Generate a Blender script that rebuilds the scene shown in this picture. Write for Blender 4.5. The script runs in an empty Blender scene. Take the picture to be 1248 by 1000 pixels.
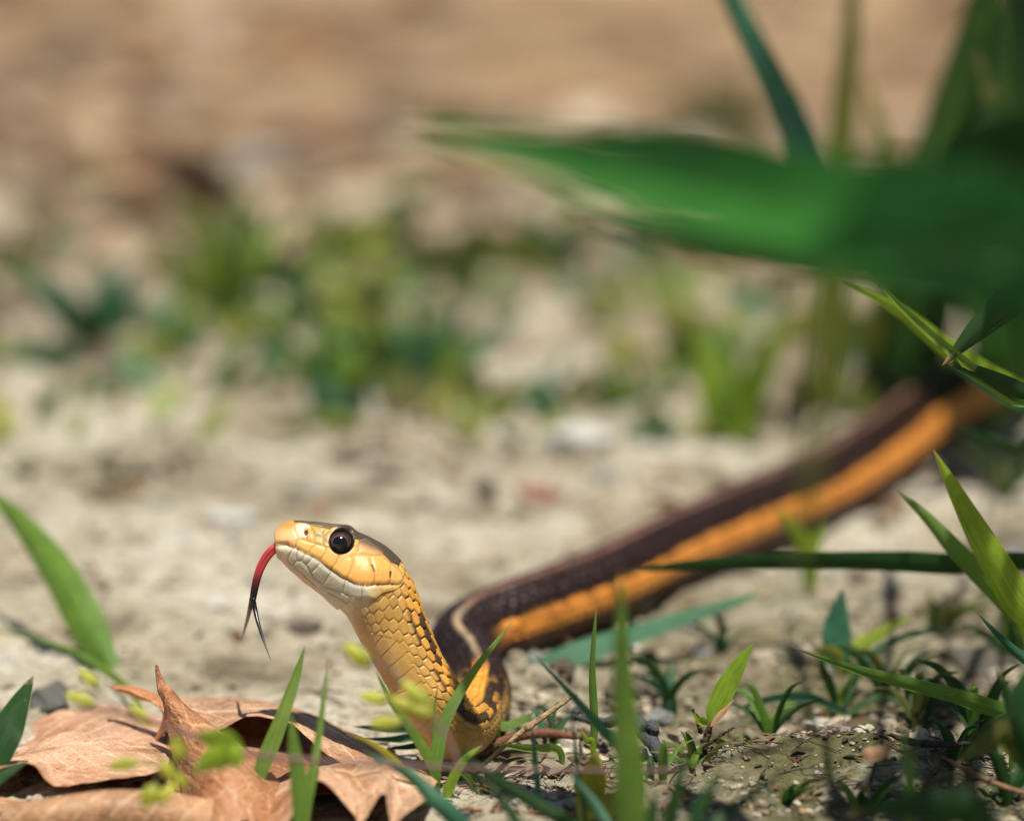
import bpy, math, random
import numpy as np
from mathutils import Vector

# ------------------------------------------------------------------ camera
# Working unit while building is the centimetre; meshes are written in metres.
D0 = 80.0            # focus distance
PPC = 1248 / 18.0    # photograph pixels per centimetre at the focus distance
PITCH = math.radians(12)
SP, CP = math.sin(PITCH), math.cos(PITCH)
HC = 22.85           # camera height
YC = -77.5           # camera stands this far from the snake
scene = bpy.context.scene
COL = scene.collection
cam = bpy.data.cameras.new('camera')
cam.sensor_width = 36
cam.lens = 160
cam.clip_start = 0.02
cam.clip_end = 500
cam.dof.use_dof = True
cam.dof.focus_distance = D0 / 100
cam.dof.aperture_fstop = 7.2
cam.dof.aperture_blades = 9
camo = bpy.data.objects.new('camera', cam)
camo.location = (0, YC / 100, HC / 100)
camo.rotation_euler = (math.pi / 2 - PITCH, 0, 0)
COL.objects.link(camo)
scene.camera = camo

# ------------------------------------------------------------------ sky, sun, exposure
SUN_DIR = Vector((0.10, -0.24, 0.95)).normalized()      # towards the sun
SUN_EL = math.asin(SUN_DIR.z)
SUN_AZ = math.atan2(SUN_DIR.x, SUN_DIR.y)
world = bpy.data.worlds.new('World')
scene.world = world
world.use_nodes = True
wn = world.node_tree.nodes
wn.clear()
wo = wn.new('ShaderNodeOutputWorld')
wb = wn.new('ShaderNodeBackground')
ws = wn.new('ShaderNodeTexSky')
ws.sky_type = 'NISHITA'
ws.sun_disc = False
ws.sun_elevation = SUN_EL
ws.sun_rotation = SUN_AZ
wb.inputs['Strength'].default_value = 0.05
world.node_tree.links.new(ws.outputs['Color'], wb.inputs['Color'])
world.node_tree.links.new(wb.outputs['Background'], wo.inputs['Surface'])
sun = bpy.data.lights.new('sun', 'SUN')
sun.energy = 5.0
sun.angle = math.radians(0.53)
sun.color = (1.0, 0.935, 0.82)
suno = bpy.data.objects.new('sun', sun)
suno.rotation_euler = (-SUN_DIR).to_track_quat('-Z', 'Y').to_euler()
suno.location = (-1, -1, 3)
COL.objects.link(suno)
scene.view_settings.view_transform = 'Standard'
scene.view_settings.look = 'None'
scene.view_settings.gamma = 1
scene.view_settings.use_curve_mapping = False
scene.view_settings.exposure = 0.32
scene.render.engine = 'CYCLES'
scene.cycles.use_denoising = True
scene.cycles.max_bounces = 8
scene.cycles.transmission_bounces = 4

rng = np.random.default_rng(7)
random.seed(7)


# ------------------------------------------------------------------ helpers
def W(px, py, d):
    """Photograph pixel at axial depth d (cm) -> place in the scene (cm)."""
    k = d / D0 / PPC
    u = (px - 624) * k
    v = (500 - py) * k
    y = d * CP + v * SP
    z = HC - d * SP + v * CP
    return np.array((u, y + YC, z))


def G(px, py, z=0.0):
    """Where the line of sight through a pixel meets the height z (cm)."""
    t = (500 - py) / D0 / PPC
    d = (HC - z) / (SP - t * CP)
    return W(px, py, d)


def PX(p):
    """Array of places (cm) -> photograph pixels."""
    p = np.asarray(p)
    y = p[..., 1] - YC
    d = y * CP + (HC - p[..., 2]) * SP
    v = y * SP - (HC - p[..., 2]) * CP
    k = D0 * PPC / d
    return np.stack([624 + p[..., 0] * k, 500 - v * k], -1)


def smooth(a, b, x):
    t = np.clip((x - a) / (b - a), 0, 1)
    return t * t * (3 - 2 * t)


def hash2(ix, iy, seed=0):
    h = (ix.astype(np.int64) * 374761393 + iy.astype(np.int64) * 668265263 + seed * 982451653) & 0x7fffffff
    h = ((h ^ (h >> 13)) * 1274126177) & 0x7fffffff
    return ((h ^ (h >> 16)) & 0xffff) / 65535.0


def vnoise(x, y, seed=0):
    ix, iy = np.floor(x), np.floor(y)
    fx, fy = x - ix, y - iy
    fx = fx * fx * (3 - 2 * fx)
    fy = fy * fy * (3 - 2 * fy)
    a = hash2(ix, iy, seed); b = hash2(ix + 1, iy, seed)
    c = hash2(ix, iy + 1, seed); e = hash2(ix + 1, iy + 1, seed)
    return (a * (1 - fx) + b * fx) * (1 - fy) + (c * (1 - fx) + e * fx) * fy


def fbm(x, y, o=4, seed=0):
    r = 0; a = 0.5
    for i in range(o):
        r = r + a * vnoise(x * 2 ** i, y * 2 ** i, seed + i * 17)
        a *= 0.5
    return r / (1 - 0.5 ** o)


def cr(pts, ts):
    """Catmull-Rom through pts (n,k) at parameters ts in [0, n-1]."""
    p = np.asarray(pts, float)
    n = len(p)
    i = np.clip(np.floor(ts).astype(int), 0, n - 2)
    f = (np.asarray(ts) - i)[:, None]
    p0 = np.where((i > 0)[:, None], p[np.maximum(i - 1, 0)], 2 * p[i] - p[i + 1])
    p1 = p[i]; p2 = p[i + 1]
    p3 = np.where((i < n - 2)[:, None], p[np.minimum(i + 2, n - 1)], 2 * p[i + 1] - p[i])
    return 0.5 * (2 * p1 + (p2 - p0) * f + (2 * p0 - 5 * p1 + 4 * p2 - p3) * f ** 2 + (3 * p1 - p0 - 3 * p2 + p3) * f ** 3)


def raw_mesh(name, verts, quads=None, tris=None, smooth_shade=True, col=None, uv=None, attrs=None):
    """verts in cm -> mesh in metres, fast path."""
    verts = np.asarray(verts, float) * 0.01
    me = bpy.data.meshes.new(name)
    loops = []; starts = []; tot = 0
    faces = []
    if quads is not None and len(quads):
        faces.append(np.asarray(quads, np.int32))
    if tris is not None and len(tris):
        faces.append(np.asarray(tris, np.int32))
    nl = sum(f.size for f in faces)
    nf = sum(len(f) for f in faces)
    me.vertices.add(len(verts))
    me.vertices.foreach_set('co', verts.astype(np.float32).ravel())
    me.loops.add(nl)
    li = np.concatenate([f.ravel() for f in faces])
    me.loops.foreach_set('vertex_index', li)
    me.polygons.add(nf)
    st = []; off = 0
    for f in faces:
        st.append(off + np.arange(len(f)) * f.shape[1]); off += f.size
    me.polygons.foreach_set('loop_start', np.concatenate(st).astype(np.int32))
    me.polygons.foreach_set('use_smooth', np.full(nf, smooth_shade))
    me.update(calc_edges=True)
    if col is not None:
        c = np.ones((len(verts), 4), np.float32)
        c[:, :3] = col
        a = me.color_attributes.new('tint', 'FLOAT_COLOR', 'POINT')
        a.data.foreach_set('color', c.ravel())
    if uv is not None:
        l = me.uv_layers.new(name='UVMap')
        l.data.foreach_set('uv', np.asarray(uv, np.float32)[li].ravel())
    me.validate()
    return me


def grid_quads(nu, nv, wrap=False):
    i, j = np.meshgrid(np.arange(nu - 1), np.arange(nv if wrap else nv - 1), indexing='ij')
    j2 = (j + 1) % nv
    return np.stack([i * nv + j, i * nv + j2, (i + 1) * nv + j2, (i + 1) * nv + j], -1).reshape(-1, 4)


def link(name, me, mat, parent=None, base=(0, 0, 0)):
    o = bpy.data.objects.new(name, me)
    if mat is not None:
        me.materials.clear(); me.materials.append(mat)
    COL.objects.link(o)
    if parent is not None:
        o.parent = parent
    else:
        o.location = np.asarray(base) * 0.01
    return o


def thing(name, label, cat, base, group=None):
    o = bpy.data.objects.new(name, None)
    o.empty_display_size = 0.01
    o.location = np.asarray(base) * 0.01
    o['label'] = label; o['category'] = cat
    if group:
        o['group'] = group
    COL.objects.link(o)
    return o


def tag(o, label, cat, group=None):
    o['label'] = label; o['category'] = cat
    if group:
        o['group'] = group
    return o


# ------------------------------------------------------------------ materials
def new_mat(name):
    m = bpy.data.materials.new(name)
    m.use_nodes = True
    nt = m.node_tree
    nt.nodes.clear()
    out = nt.nodes.new('ShaderNodeOutputMaterial')
    return m, nt, out


def N(nt, typ, **kw):
    n = nt.nodes.new(typ)
    for k, v in kw.items():
        if k.startswith('i_'):
            key = k[2:].replace('_', ' ')
            n.inputs[key].default_value = v
        else:
            setattr(n, k, v)
    return n


def L(nt, a, b):
    nt.links.new(a, b)


def ramp(nt, stops):
    r = nt.nodes.new('ShaderNodeValToRGB')
    e = r.color_ramp.elements
    while len(e) < len(stops):
        e.new(0.5)
    for k, (p, c) in zip(e, stops):
        k.position = p
        k.color = tuple(c) + (1,)
    return r


def ground_mat():
    m, nt, out = new_mat('soil')
    b = N(nt, 'ShaderNodeBsdfPrincipled')
    b.inputs['Roughness'].default_value = 0.92
    b.inputs['Specular IOR Level'].default_value = 0.25
    tc = N(nt, 'ShaderNodeTexCoord')
    n1 = N(nt, 'ShaderNodeTexNoise', i_Scale=22.0, i_Detail=8.0, i_Roughness=0.62)
    n2 = N(nt, 'ShaderNodeTexNoise', i_Scale=240.0, i_Detail=6.0, i_Roughness=0.65)
    n3 = N(nt, 'ShaderNodeTexNoise', i_Scale=900.0, i_Detail=4.0, i_Roughness=0.7)
    n4 = N(nt, 'ShaderNodeTexNoise', i_Scale=7.0, i_Detail=5.0, i_Roughness=0.6)
    for n in (n1, n2, n3, n4):
        L(nt, tc.outputs['Object'], n.inputs['Vector'])
    r1 = ramp(nt, [(0.34, (0.12, 0.10, 0.07)), (0.42, (0.32, 0.275, 0.20)), (0.50, (0.47, 0.42, 0.33)), (0.58, (0.58, 0.54, 0.46)), (0.70, (0.63, 0.61, 0.56))])
    L(nt, n1.outputs['Fac'], r1.inputs['Fac'])
    # the litter-strewn soil further off is browner
    sep = N(nt, 'ShaderNodeSeparateXYZ')
    L(nt, tc.outputs['Object'], sep.inputs['Vector'])
    mr = N(nt, 'ShaderNodeMapRange')
    mr.inputs['From Min'].default_value = 0.28
    mr.inputs['From Max'].default_value = 0.85
    ad = N(nt, 'ShaderNodeMath', operation='MULTIPLY_ADD')
    L(nt, n4.outputs['Fac'], ad.inputs[0]); ad.inputs[1].default_value = 0.5
    L(nt, sep.outputs['Y'], ad.inputs[2])
    sb = N(nt, 'ShaderNodeMath', operation='SUBTRACT'); sb.inputs[1].default_value = 0.25
    L(nt, ad.outputs[0], sb.inputs[0])
    L(nt, sb.outputs[0], mr.inputs['Value'])
    r4 = ramp(nt, [(0.36, (0.10, 0.06, 0.035)), (0.46, (0.27, 0.175, 0.10)), (0.56, (0.45, 0.31, 0.185)), (0.70, (0.58, 0.44, 0.30))])
    n5 = N(nt, 'ShaderNodeTexNoise', i_Scale=11.0, i_Detail=6.0, i_Roughness=0.6)
    L(nt, tc.outputs['Object'], n5.inputs['Vector'])
    L(nt, n5.outputs['Fac'], r4.inputs['Fac'])
    mx = N(nt, 'ShaderNodeMixRGB')
    L(nt, mr.outputs['Result'], mx.inputs['Fac'])
    L(nt, r1.outputs['Color'], mx.inputs['Color1'])
    L(nt, r4.outputs['Color'], mx.inputs['Color2'])
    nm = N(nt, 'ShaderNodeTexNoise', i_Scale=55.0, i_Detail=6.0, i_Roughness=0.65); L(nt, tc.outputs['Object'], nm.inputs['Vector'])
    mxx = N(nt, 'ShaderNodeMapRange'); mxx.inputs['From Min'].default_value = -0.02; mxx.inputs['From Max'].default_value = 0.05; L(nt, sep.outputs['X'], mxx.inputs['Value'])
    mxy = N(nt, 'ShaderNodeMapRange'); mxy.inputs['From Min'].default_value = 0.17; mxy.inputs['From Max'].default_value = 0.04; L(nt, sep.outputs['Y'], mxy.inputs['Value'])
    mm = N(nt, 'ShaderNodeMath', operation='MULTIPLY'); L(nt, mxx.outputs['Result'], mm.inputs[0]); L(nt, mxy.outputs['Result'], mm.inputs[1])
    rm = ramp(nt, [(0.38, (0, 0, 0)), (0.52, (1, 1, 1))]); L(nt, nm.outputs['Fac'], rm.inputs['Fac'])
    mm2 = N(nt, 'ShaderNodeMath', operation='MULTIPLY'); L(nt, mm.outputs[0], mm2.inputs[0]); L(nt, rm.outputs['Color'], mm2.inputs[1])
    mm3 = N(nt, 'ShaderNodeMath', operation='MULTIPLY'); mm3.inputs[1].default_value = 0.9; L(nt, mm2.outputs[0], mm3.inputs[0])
    tan = N(nt, 'ShaderNodeMixRGB'); tan.inputs['Color2'].default_value = (0.20, 0.165, 0.095, 1)  # darker soil colour stands in for shade at the lower right
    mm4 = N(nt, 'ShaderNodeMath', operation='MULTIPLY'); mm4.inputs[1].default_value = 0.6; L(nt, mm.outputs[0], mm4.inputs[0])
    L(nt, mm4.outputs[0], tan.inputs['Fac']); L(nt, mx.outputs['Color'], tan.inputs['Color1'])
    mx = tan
    moss_shade = N(nt, 'ShaderNodeMixRGB'); moss_shade.inputs['Color2'].default_value = (0.095, 0.095, 0.032, 1)  # moss colour, also painting in shade on the lower right soil
    L(nt, mm3.outputs[0], moss_shade.inputs['Fac']); L(nt, mx.outputs['Color'], moss_shade.inputs['Color1'])
    mx = moss_shade
    # fine speckle: grains and pores
    r2 = ramp(nt, [(0.33, (0.30, 0.28, 0.25)), (0.45, (0.85, 0.84, 0.8)), (0.6, (1, 1, 1)), (0.72, (1.15, 1.13, 1.08))])
    L(nt, n2.outputs['Fac'], r2.inputs['Fac'])
    m2 = N(nt, 'ShaderNodeMixRGB', blend_type='MULTIPLY'); m2.inputs['Fac'].default_value = 1
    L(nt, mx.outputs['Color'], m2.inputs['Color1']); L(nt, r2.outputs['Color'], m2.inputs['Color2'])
    r3 = ramp(nt, [(0.30, (0.35, 0.33, 0.3)), (0.46, (0.95, 0.95, 0.93)), (0.7, (1.1, 1.1, 1.08))])
    L(nt, n3.outputs['Fac'], r3.inputs['Fac'])
    m3 = N(nt, 'ShaderNodeMixRGB', blend_type='MULTIPLY'); m3.inputs['Fac'].default_value = 0.9
    L(nt, m2.outputs['Color'], m3.inputs['Color1']); L(nt, r3.outputs['Color'], m3.inputs['Color2'])
    L(nt, m3.outputs['Color'], b.inputs['Base Color'])
    s = N(nt, 'ShaderNodeMath', operation='MULTIPLY_ADD'); s.inputs[1].default_value = 0.35
    L(nt, n3.outputs['Fac'], s.inputs[0]); L(nt, n2.outputs['Fac'], s.inputs[2])
    bp = N(nt, 'ShaderNodeBump'); bp.inputs['Strength'].default_value = 0.9; bp.inputs['Distance'].default_value = 0.0022
    L(nt, s.outputs[0], bp.inputs['Height'])
    L(nt, bp.outputs['Normal'], b.inputs['Normal'])
    L(nt, b.outputs[0], out.inputs['Surface'])
    return m


def tint_mat(name, rough=0.5, spec=0.4, sss=0.0, bump=None, coat=0.0, jitter=0.0):
    """colour from the mesh's own 'tint' layer."""
    m, nt, out = new_mat(name)
    b = N(nt, 'ShaderNodeBsdfPrincipled')
    b.inputs['Roughness'].default_value = rough
    b.inputs['Specular IOR Level'].default_value = spec
    b.inputs['Coat Weight'].default_value = coat
    b.inputs['Coat Roughness'].default_value = 0.12
    a = N(nt, 'ShaderNodeAttribute', attribute_name='tint')
    c = a.outputs['Color']
    if bump or jitter:
        tc = N(nt, 'ShaderNodeTexCoord')
        n = N(nt, 'ShaderNodeTexNoise', i_Scale=bump[0] if bump else 900.0, i_Detail=4.0, i_Roughness=0.6)
        L(nt, tc.outputs['Object'], n.inputs['Vector'])
        if jitter:
            r = ramp(nt, [(0.3, (1 - jitter,) * 3), (0.7, (1 + jitter * 0.5,) * 3)])
            L(nt, n.outputs['Fac'], r.inputs['Fac'])
            mu = N(nt, 'ShaderNodeMixRGB', blend_type='MULTIPLY'); mu.inputs['Fac'].default_value = 1
            L(nt, c, mu.inputs['Color1']); L(nt, r.outputs['Color'], mu.inputs['Color2'])
            c = mu.outputs['Color']
        if bump:
            bp = N(nt, 'ShaderNodeBump'); bp.inputs['Strength'].default_value = bump[1]; bp.inputs['Distance'].default_value = bump[2]
            L(nt, n.outputs['Fac'], bp.inputs['Height'])
            L(nt, bp.outputs['Normal'], b.inputs['Normal'])
    L(nt, c, b.inputs['Base Color'])
    if sss:
        b.inputs['Subsurface Weight'].default_value = sss
        b.inputs['Subsurface Radius'].default_value = (1.0, 0.45, 0.15)
        b.inputs['Subsurface Scale'].default_value = 0.0012
    L(nt, b.outputs[0], out.inputs['Surface'])
    return m


def leaf_mat(name, base, trans, tmix=0.45, rough=0.42, blotch=0.25, stripes=46, midrib=False):
    m, nt, out = new_mat(name)
    b = N(nt, 'ShaderNodeBsdfPrincipled')
    b.inputs['Roughness'].default_value = rough
    b.inputs['Specular IOR Level'].default_value = 0.35
    tc = N(nt, 'ShaderNodeTexCoord')
    uvm = N(nt, 'ShaderNodeMapping'); uvm.inputs['Scale'].default_value = (stripes, 1.2, 1)
    L(nt, tc.outputs['UV'], uvm.inputs['Vector'])
    n = N(nt, 'ShaderNodeTexNoise', i_Scale=1.0, i_Detail=2.0)
    L(nt, uvm.outputs[0], n.inputs['Vector'])
    n2 = N(nt, 'ShaderNodeTexNoise', i_Scale=120.0, i_Detail=5.0, i_Roughness=0.65)
    L(nt, tc.outputs['Object'], n2.inputs['Vector'])
    oi = N(nt, 'ShaderNodeObjectInfo')
    r1 = ramp(nt, [(0.35, (0.66, 0.68, 0.66)), (0.65, (1.25, 1.22, 1.2))])
    L(nt, n.outputs['Fac'], r1.inputs['Fac'])
    r2 = ramp(nt, [(0.32, (1 - blotch, 1 - blotch * 0.9, 1 - blotch)), (0.55, (1, 1, 1)), (0.75, (1 + blotch, 1 + blotch * 0.7, 1))])
    L(nt, n2.outputs['Fac'], r2.inputs['Fac'])
    hs = N(nt, 'ShaderNodeHueSaturation')
    mh = N(nt, 'ShaderNodeMapRange'); mh.inputs['To Min'].default_value = 0.485; mh.inputs['To Max'].default_value = 0.515
    L(nt, oi.outputs['Random'], mh.inputs['Value']); L(nt, mh.outputs['Result'], hs.inputs['Hue'])
    mu = N(nt, 'ShaderNodeMixRGB', blend_type='MULTIPLY'); mu.inputs['Fac'].default_value = 1
    L(nt, r1.outputs['Color'], mu.inputs['Color1']); L(nt, r2.outputs['Color'], mu.inputs['Color2'])
    if midrib:
        su = N(nt, 'ShaderNodeSeparateXYZ'); L(nt, tc.outputs['UV'], su.inputs['Vector'])
        rb = ramp(nt, [(0.45, (0.92, 0.92, 0.92)), (0.48, (1.5, 1.35, 1.2)), (0.52, (1.5, 1.35, 1.2)), (0.55, (0.92, 0.92, 0.92))])
        L(nt, su.outputs['X'], rb.inputs['Fac'])
        mr_ = N(nt, 'ShaderNodeMixRGB', blend_type='MULTIPLY'); mr_.inputs['Fac'].default_value = 1
        L(nt, mu.outputs['Color'], mr_.inputs['Color1']); L(nt, rb.outputs['Color'], mr_.inputs['Color2'])
        mu = mr_
    m1 = N(nt, 'ShaderNodeMixRGB', blend_type='MULTIPLY'); m1.inputs['Fac'].default_value = 1
    m1.inputs['Color1'].default_value = tuple(base) + (1,)
    L(nt, mu.outputs['Color'], m1.inputs['Color2']); L(nt, m1.outputs['Color'], hs.inputs['Color'])
    sp_ = N(nt, 'ShaderNodeSeparateXYZ'); L(nt, tc.outputs['UV'], sp_.inputs['Vector'])
    ta = N(nt, 'ShaderNodeMath', operation='MULTIPLY_ADD'); ta.inputs[1].default_value = 1.1
    L(nt, n2.outputs['Fac'], ta.inputs[0]); L(nt, sp_.outputs['Y'], ta.inputs[2])
    tr_ = N(nt, 'ShaderNodeMapRange'); tr_.inputs['From Min'].default_value = 3.30; tr_.inputs['From Max'].default_value = 3.48
    L(nt, ta.outputs[0], tr_.inputs['Value'])
    ns = N(nt, 'ShaderNodeTexNoise', i_Scale=700.0, i_Detail=2.0); L(nt, tc.outputs['Object'], ns.inputs['Vector'])
    rs = ramp(nt, [(0.70, (0, 0, 0)), (0.76, (0.8, 0.8, 0.8))]); L(nt, ns.outputs['Fac'], rs.inputs['Fac'])
    mxf = N(nt, 'ShaderNodeMath', operation='MAXIMUM'); L(nt, tr_.outputs['Result'], mxf.inputs[0]); L(nt, rs.outputs['Color'], mxf.inputs[1])
    dry = N(nt, 'ShaderNodeMixRGB'); dry.inputs['Color2'].default_value = (0.40, 0.27, 0.12, 1)
    L(nt, mxf.outputs[0], dry.inputs['Fac']); L(nt, hs.outputs['Color'], dry.inputs['Color1'])
    L(nt, dry.outputs['Color'], b.inputs['Base Color'])
    m2 = N(nt, 'ShaderNodeMixRGB', blend_type='MULTIPLY'); m2.inputs['Fac'].default_value = 1
    m2.inputs['Color1'].default_value = tuple(trans) + (1,)
    L(nt, mu.outputs['Color'], m2.inputs['Color2'])
    t = N(nt, 'ShaderNodeBsdfTranslucent'); L(nt, m2.outputs['Color'], t.inputs['Color'])
    bp = N(nt, 'ShaderNodeBump'); bp.inputs['Strength'].default_value = 0.35; bp.inputs['Distance'].default_value = 0.0004
    L(nt, n.outputs['Fac'], bp.inputs['Height']); L(nt, bp.outputs['Normal'], b.inputs['Normal'])
    mix = N(nt, 'ShaderNodeMixShader'); mix.inputs['Fac'].default_value = tmix
    L(nt, b.outputs[0], mix.inputs[1]); L(nt, t.outputs[0], mix.inputs[2])
    L(nt, mix.outputs[0], out.inputs['Surface'])
    return m


def dry_leaf_mat():
    m, nt, out = new_mat('dry_leaf')
    b = N(nt, 'ShaderNodeBsdfPrincipled')
    b.inputs['Roughness'].default_value = 0.5
    b.inputs['Specular IOR Level'].default_value = 0.35
    a = N(nt, 'ShaderNodeAttribute', attribute_name='tint')
    tc = N(nt, 'ShaderNodeTexCoord')
    mp = N(nt, 'ShaderNodeMapping'); mp.inputs['Scale'].default_value = (1, 1, 1)
    L(nt, tc.outputs['UV'], mp.inputs['Vector'])
    vo = N(nt, 'ShaderNodeTexVoronoi', feature='DISTANCE_TO_EDGE'); vo.inputs['Scale'].default_value = 3.2
    nz = N(nt, 'ShaderNodeTexNoise', i_Scale=2.0, i_Detail=3.0)
    L(nt, mp.outputs[0], nz.inputs['Vector'])
    add = N(nt, 'ShaderNodeMixRGB', blend_type='ADD'); add.inputs['Fac'].default_value = 0.25
    L(nt, mp.outputs[0], add.inputs['Color1']); L(nt, nz.outputs['Color'], add.inputs['Color2'])
    L(nt, add.outputs['Color'], vo.inputs['Vector'])
    vo2 = N(nt, 'ShaderNodeTexVoronoi', feature='DISTANCE_TO_EDGE'); vo2.inputs['Scale'].default_value = 11.0
    L(nt, add.outputs['Color'], vo2.inputs['Vector'])
    r1 = ramp(nt, [(0.0, (1.28, 1.32, 1.35)), (0.035, (1.12, 1.14, 1.15)), (0.08, (1, 1, 1))])
    r2 = ramp(nt, [(0.0, (1.14, 1.15, 1.15)), (0.06, (1, 1, 1))])
    L(nt, vo.outputs['Distance'], r1.inputs['Fac']); L(nt, vo2.outputs['Distance'], r2.inputs['Fac'])
    n2 = N(nt, 'ShaderNodeTexNoise', i_Scale=110.0, i_Detail=6.0, i_Roughness=0.65)
    L(nt, tc.outputs['Object'], n2.inputs['Vector'])
    r3 = ramp(nt, [(0.30, (0.50, 0.42, 0.36)), (0.44, (0.92, 0.86, 0.82)), (0.6, (1.0, 1.0, 1.0)), (0.75, (1.15, 1.12, 1.08))])
    L(nt, n2.outputs['Fac'], r3.inputs['Fac'])
    n3 = N(nt, 'ShaderNodeTexNoise', i_Scale=1500.0, i_Detail=2.0)
    L(nt, tc.outputs['Object'], n3.inputs['Vector'])
    r4 = ramp(nt, [(0.30, (0.6, 0.52, 0.45)), (0.42, (1, 1, 1)), (0.68, (1, 1, 1)), (0.78, (1.25, 1.25, 1.2))])
    L(nt, n3.outputs['Fac'], r4.inputs['Fac'])
    c = a.outputs['Color']
    for r in (r1, r2, r3, r4):
        mu = N(nt, 'ShaderNodeMixRGB', blend_type='MULTIPLY'); mu.inputs['Fac'].default_value = 1
        L(nt, c, mu.inputs['Color1']); L(nt, r.outputs['Color'], mu.inputs['Color2'])
        c = mu.outputs['Color']
    L(nt, c, b.inputs['Base Color'])
    bp = N(nt, 'ShaderNodeBump'); bp.inputs['Strength'].default_value = 0.5; bp.inputs['Distance'].default_value = 0.0005
    sm = N(nt, 'ShaderNodeMath', operation='MINIMUM'); sm.inputs[1].default_value = 0.1
    L(nt, vo.outputs['Distance'], sm.inputs[0])
    ml = N(nt, 'ShaderNodeMath', operation='MULTIPLY_ADD'); ml.inputs[1].default_value = 6.0
    L(nt, sm.outputs[0], ml.inputs[0]); L(nt, n2.outputs['Fac'], ml.inputs[2])
    L(nt, ml.outputs[0], bp.inputs['Height']); L(nt, bp.outputs['Normal'], b.inputs['Normal'])
    t = N(nt, 'ShaderNodeBsdfTranslucent')
    tm = N(nt, 'ShaderNodeMixRGB', blend_type='MULTIPLY'); tm.inputs['Fac'].default_value = 1
    L(nt, c, tm.inputs['Color1']); tm.inputs['Color2'].default_value = (0.9, 0.55, 0.25, 1)
    L(nt, tm.outputs['Color'], t.inputs['Color'])
    mix = N(nt, 'ShaderNodeMixShader'); mix.inputs['Fac'].default_value = 0.12
    L(nt, b.outputs[0], mix.inputs[1]); L(nt, t.outputs[0], mix.inputs[2])
    L(nt, mix.outputs[0], out.inputs['Surface'])
    return m


M = {}
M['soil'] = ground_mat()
M['crumb'] = tint_mat('soil_crumbs', 0.9, 0.2, bump=(1800.0, 0.5, 0.0006), jitter=0.25)
M['skin'] = tint_mat('snake_skin', 0.38, 0.30, sss=0.10, bump=(2600.0, 0.10, 0.0003), jitter=0.10)
M['tongue'] = tint_mat('tongue', 0.28, 0.5, sss=0.1)
M['eye'] = tint_mat('eye', 0.10, 0.5, coat=0.35)
M['bark'] = tint_mat('bark', 0.8, 0.25, bump=(1500.0, 0.9, 0.0006), jitter=0.35)
M['dry'] = dry_leaf_mat()
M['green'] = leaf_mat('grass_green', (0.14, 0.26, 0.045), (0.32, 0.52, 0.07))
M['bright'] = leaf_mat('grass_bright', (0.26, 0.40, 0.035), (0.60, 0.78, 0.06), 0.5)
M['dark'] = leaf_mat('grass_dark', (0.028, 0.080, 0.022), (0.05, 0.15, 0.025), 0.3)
M['teal'] = leaf_mat('grass_bluish', (0.06, 0.19, 0.11), (0.08, 0.30, 0.14), 0.35)
M['yellow'] = leaf_mat('leaf_yellow', (0.33, 0.33, 0.03), (0.6, 0.55, 0.04), 0.5)
M['olive'] = leaf_mat('leaf_olive', (0.11, 0.13, 0.03), (0.2, 0.24, 0.04), 0.4)
M['broad'] = leaf_mat('leaf_broad', (0.02, 0.16, 0.06), (0.09, 0.42, 0.07), 0.45, stripes=14, blotch=0.4, midrib=True)
M['bud'] = leaf_mat('bud', (0.52, 0.56, 0.10), (0.85, 0.85, 0.18), 0.45, stripes=8)
M['stem'] = tint_mat('stem', 0.5, 0.3, jitter=0.15)


# ------------------------------------------------------------------ the ground
def gz(x, y):
    """height of the soil in cm."""
    far = smooth(8, 60, np.abs(y)) + smooth(14, 60, np.abs(x))
    z = (fbm(x / 3.1 + 11, y / 3.1, 3, 3) - 0.5) * 0.75
    z = z + (fbm(x / 0.8, y / 0.8, 3, 5) - 0.5) * 0.30
    z = z + (fbm(x / 14, y / 14, 2, 9) - 0.5) * 1.6 * np.clip(far, 0, 1)
    # crumbly hummock at the lower right, hollow behind it
    z = z + 0.55 * np.exp(-(((x - 5.2) / 3.2) ** 2 + ((y + 0.6) / 1.3) ** 2))
    z = z - 0.35 * np.exp(-(((x - 5.0) / 3.0) ** 2 + ((y - 3.4) / 1.6) ** 2))
    # flattened where the snake and the leaves lie
    k = np.exp(-(((x + 3.0) / 5.0) ** 2 + ((y - 1.5) / 3.5) ** 2))
    z = z * (1 - 0.75 * k) - 0.12 * k
    fade = 1 - smooth(150, 600, np.hypot(x, y))
    return z * fade


def axis(lo, hi, step, end_lo, end_hi, g=1.09):
    a = list(np.arange(lo, hi + 1e-6, step))
    s = step; v = hi
    while v < end_hi:
        s = min(s * g, 600); v += s; a.append(v)
    s = step; v = lo; b = []
    while v > end_lo:
        s = min(s * g, 600); v -= s; b.append(v)
    return np.array(b[::-1] + a)


gx = axis(-11, 12, 0.075, -6000, 6000)
gy = axis(-4.5, 12, 0.075, -6000, 6000)
XX, YY = np.meshgrid(gx, gy, indexing='ij')
ZZ = gz(XX, YY)
near = (np.abs(XX) < 16) & (YY > -7) & (YY < 40)
ZZ = ZZ + np.where(near, (fbm(XX / 0.22, YY / 0.22, 3, 31) - 0.5) * 0.10, 0)
pores = fbm(XX / 0.33, YY / 0.33, 2, 57)
ZZ = ZZ - np.where(near, 0.12 * smooth(0.66, 0.80, pores), 0)
gm = raw_mesh('ground', np.stack([XX, YY, ZZ], -1).reshape(-1, 3), grid_quads(len(gx), len(gy)))
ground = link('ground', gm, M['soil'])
ground['kind'] = 'structure'


def gz1(x, y):
    return float(gz(np.array([float(x)]), np.array([float(y)]))[0])


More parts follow.
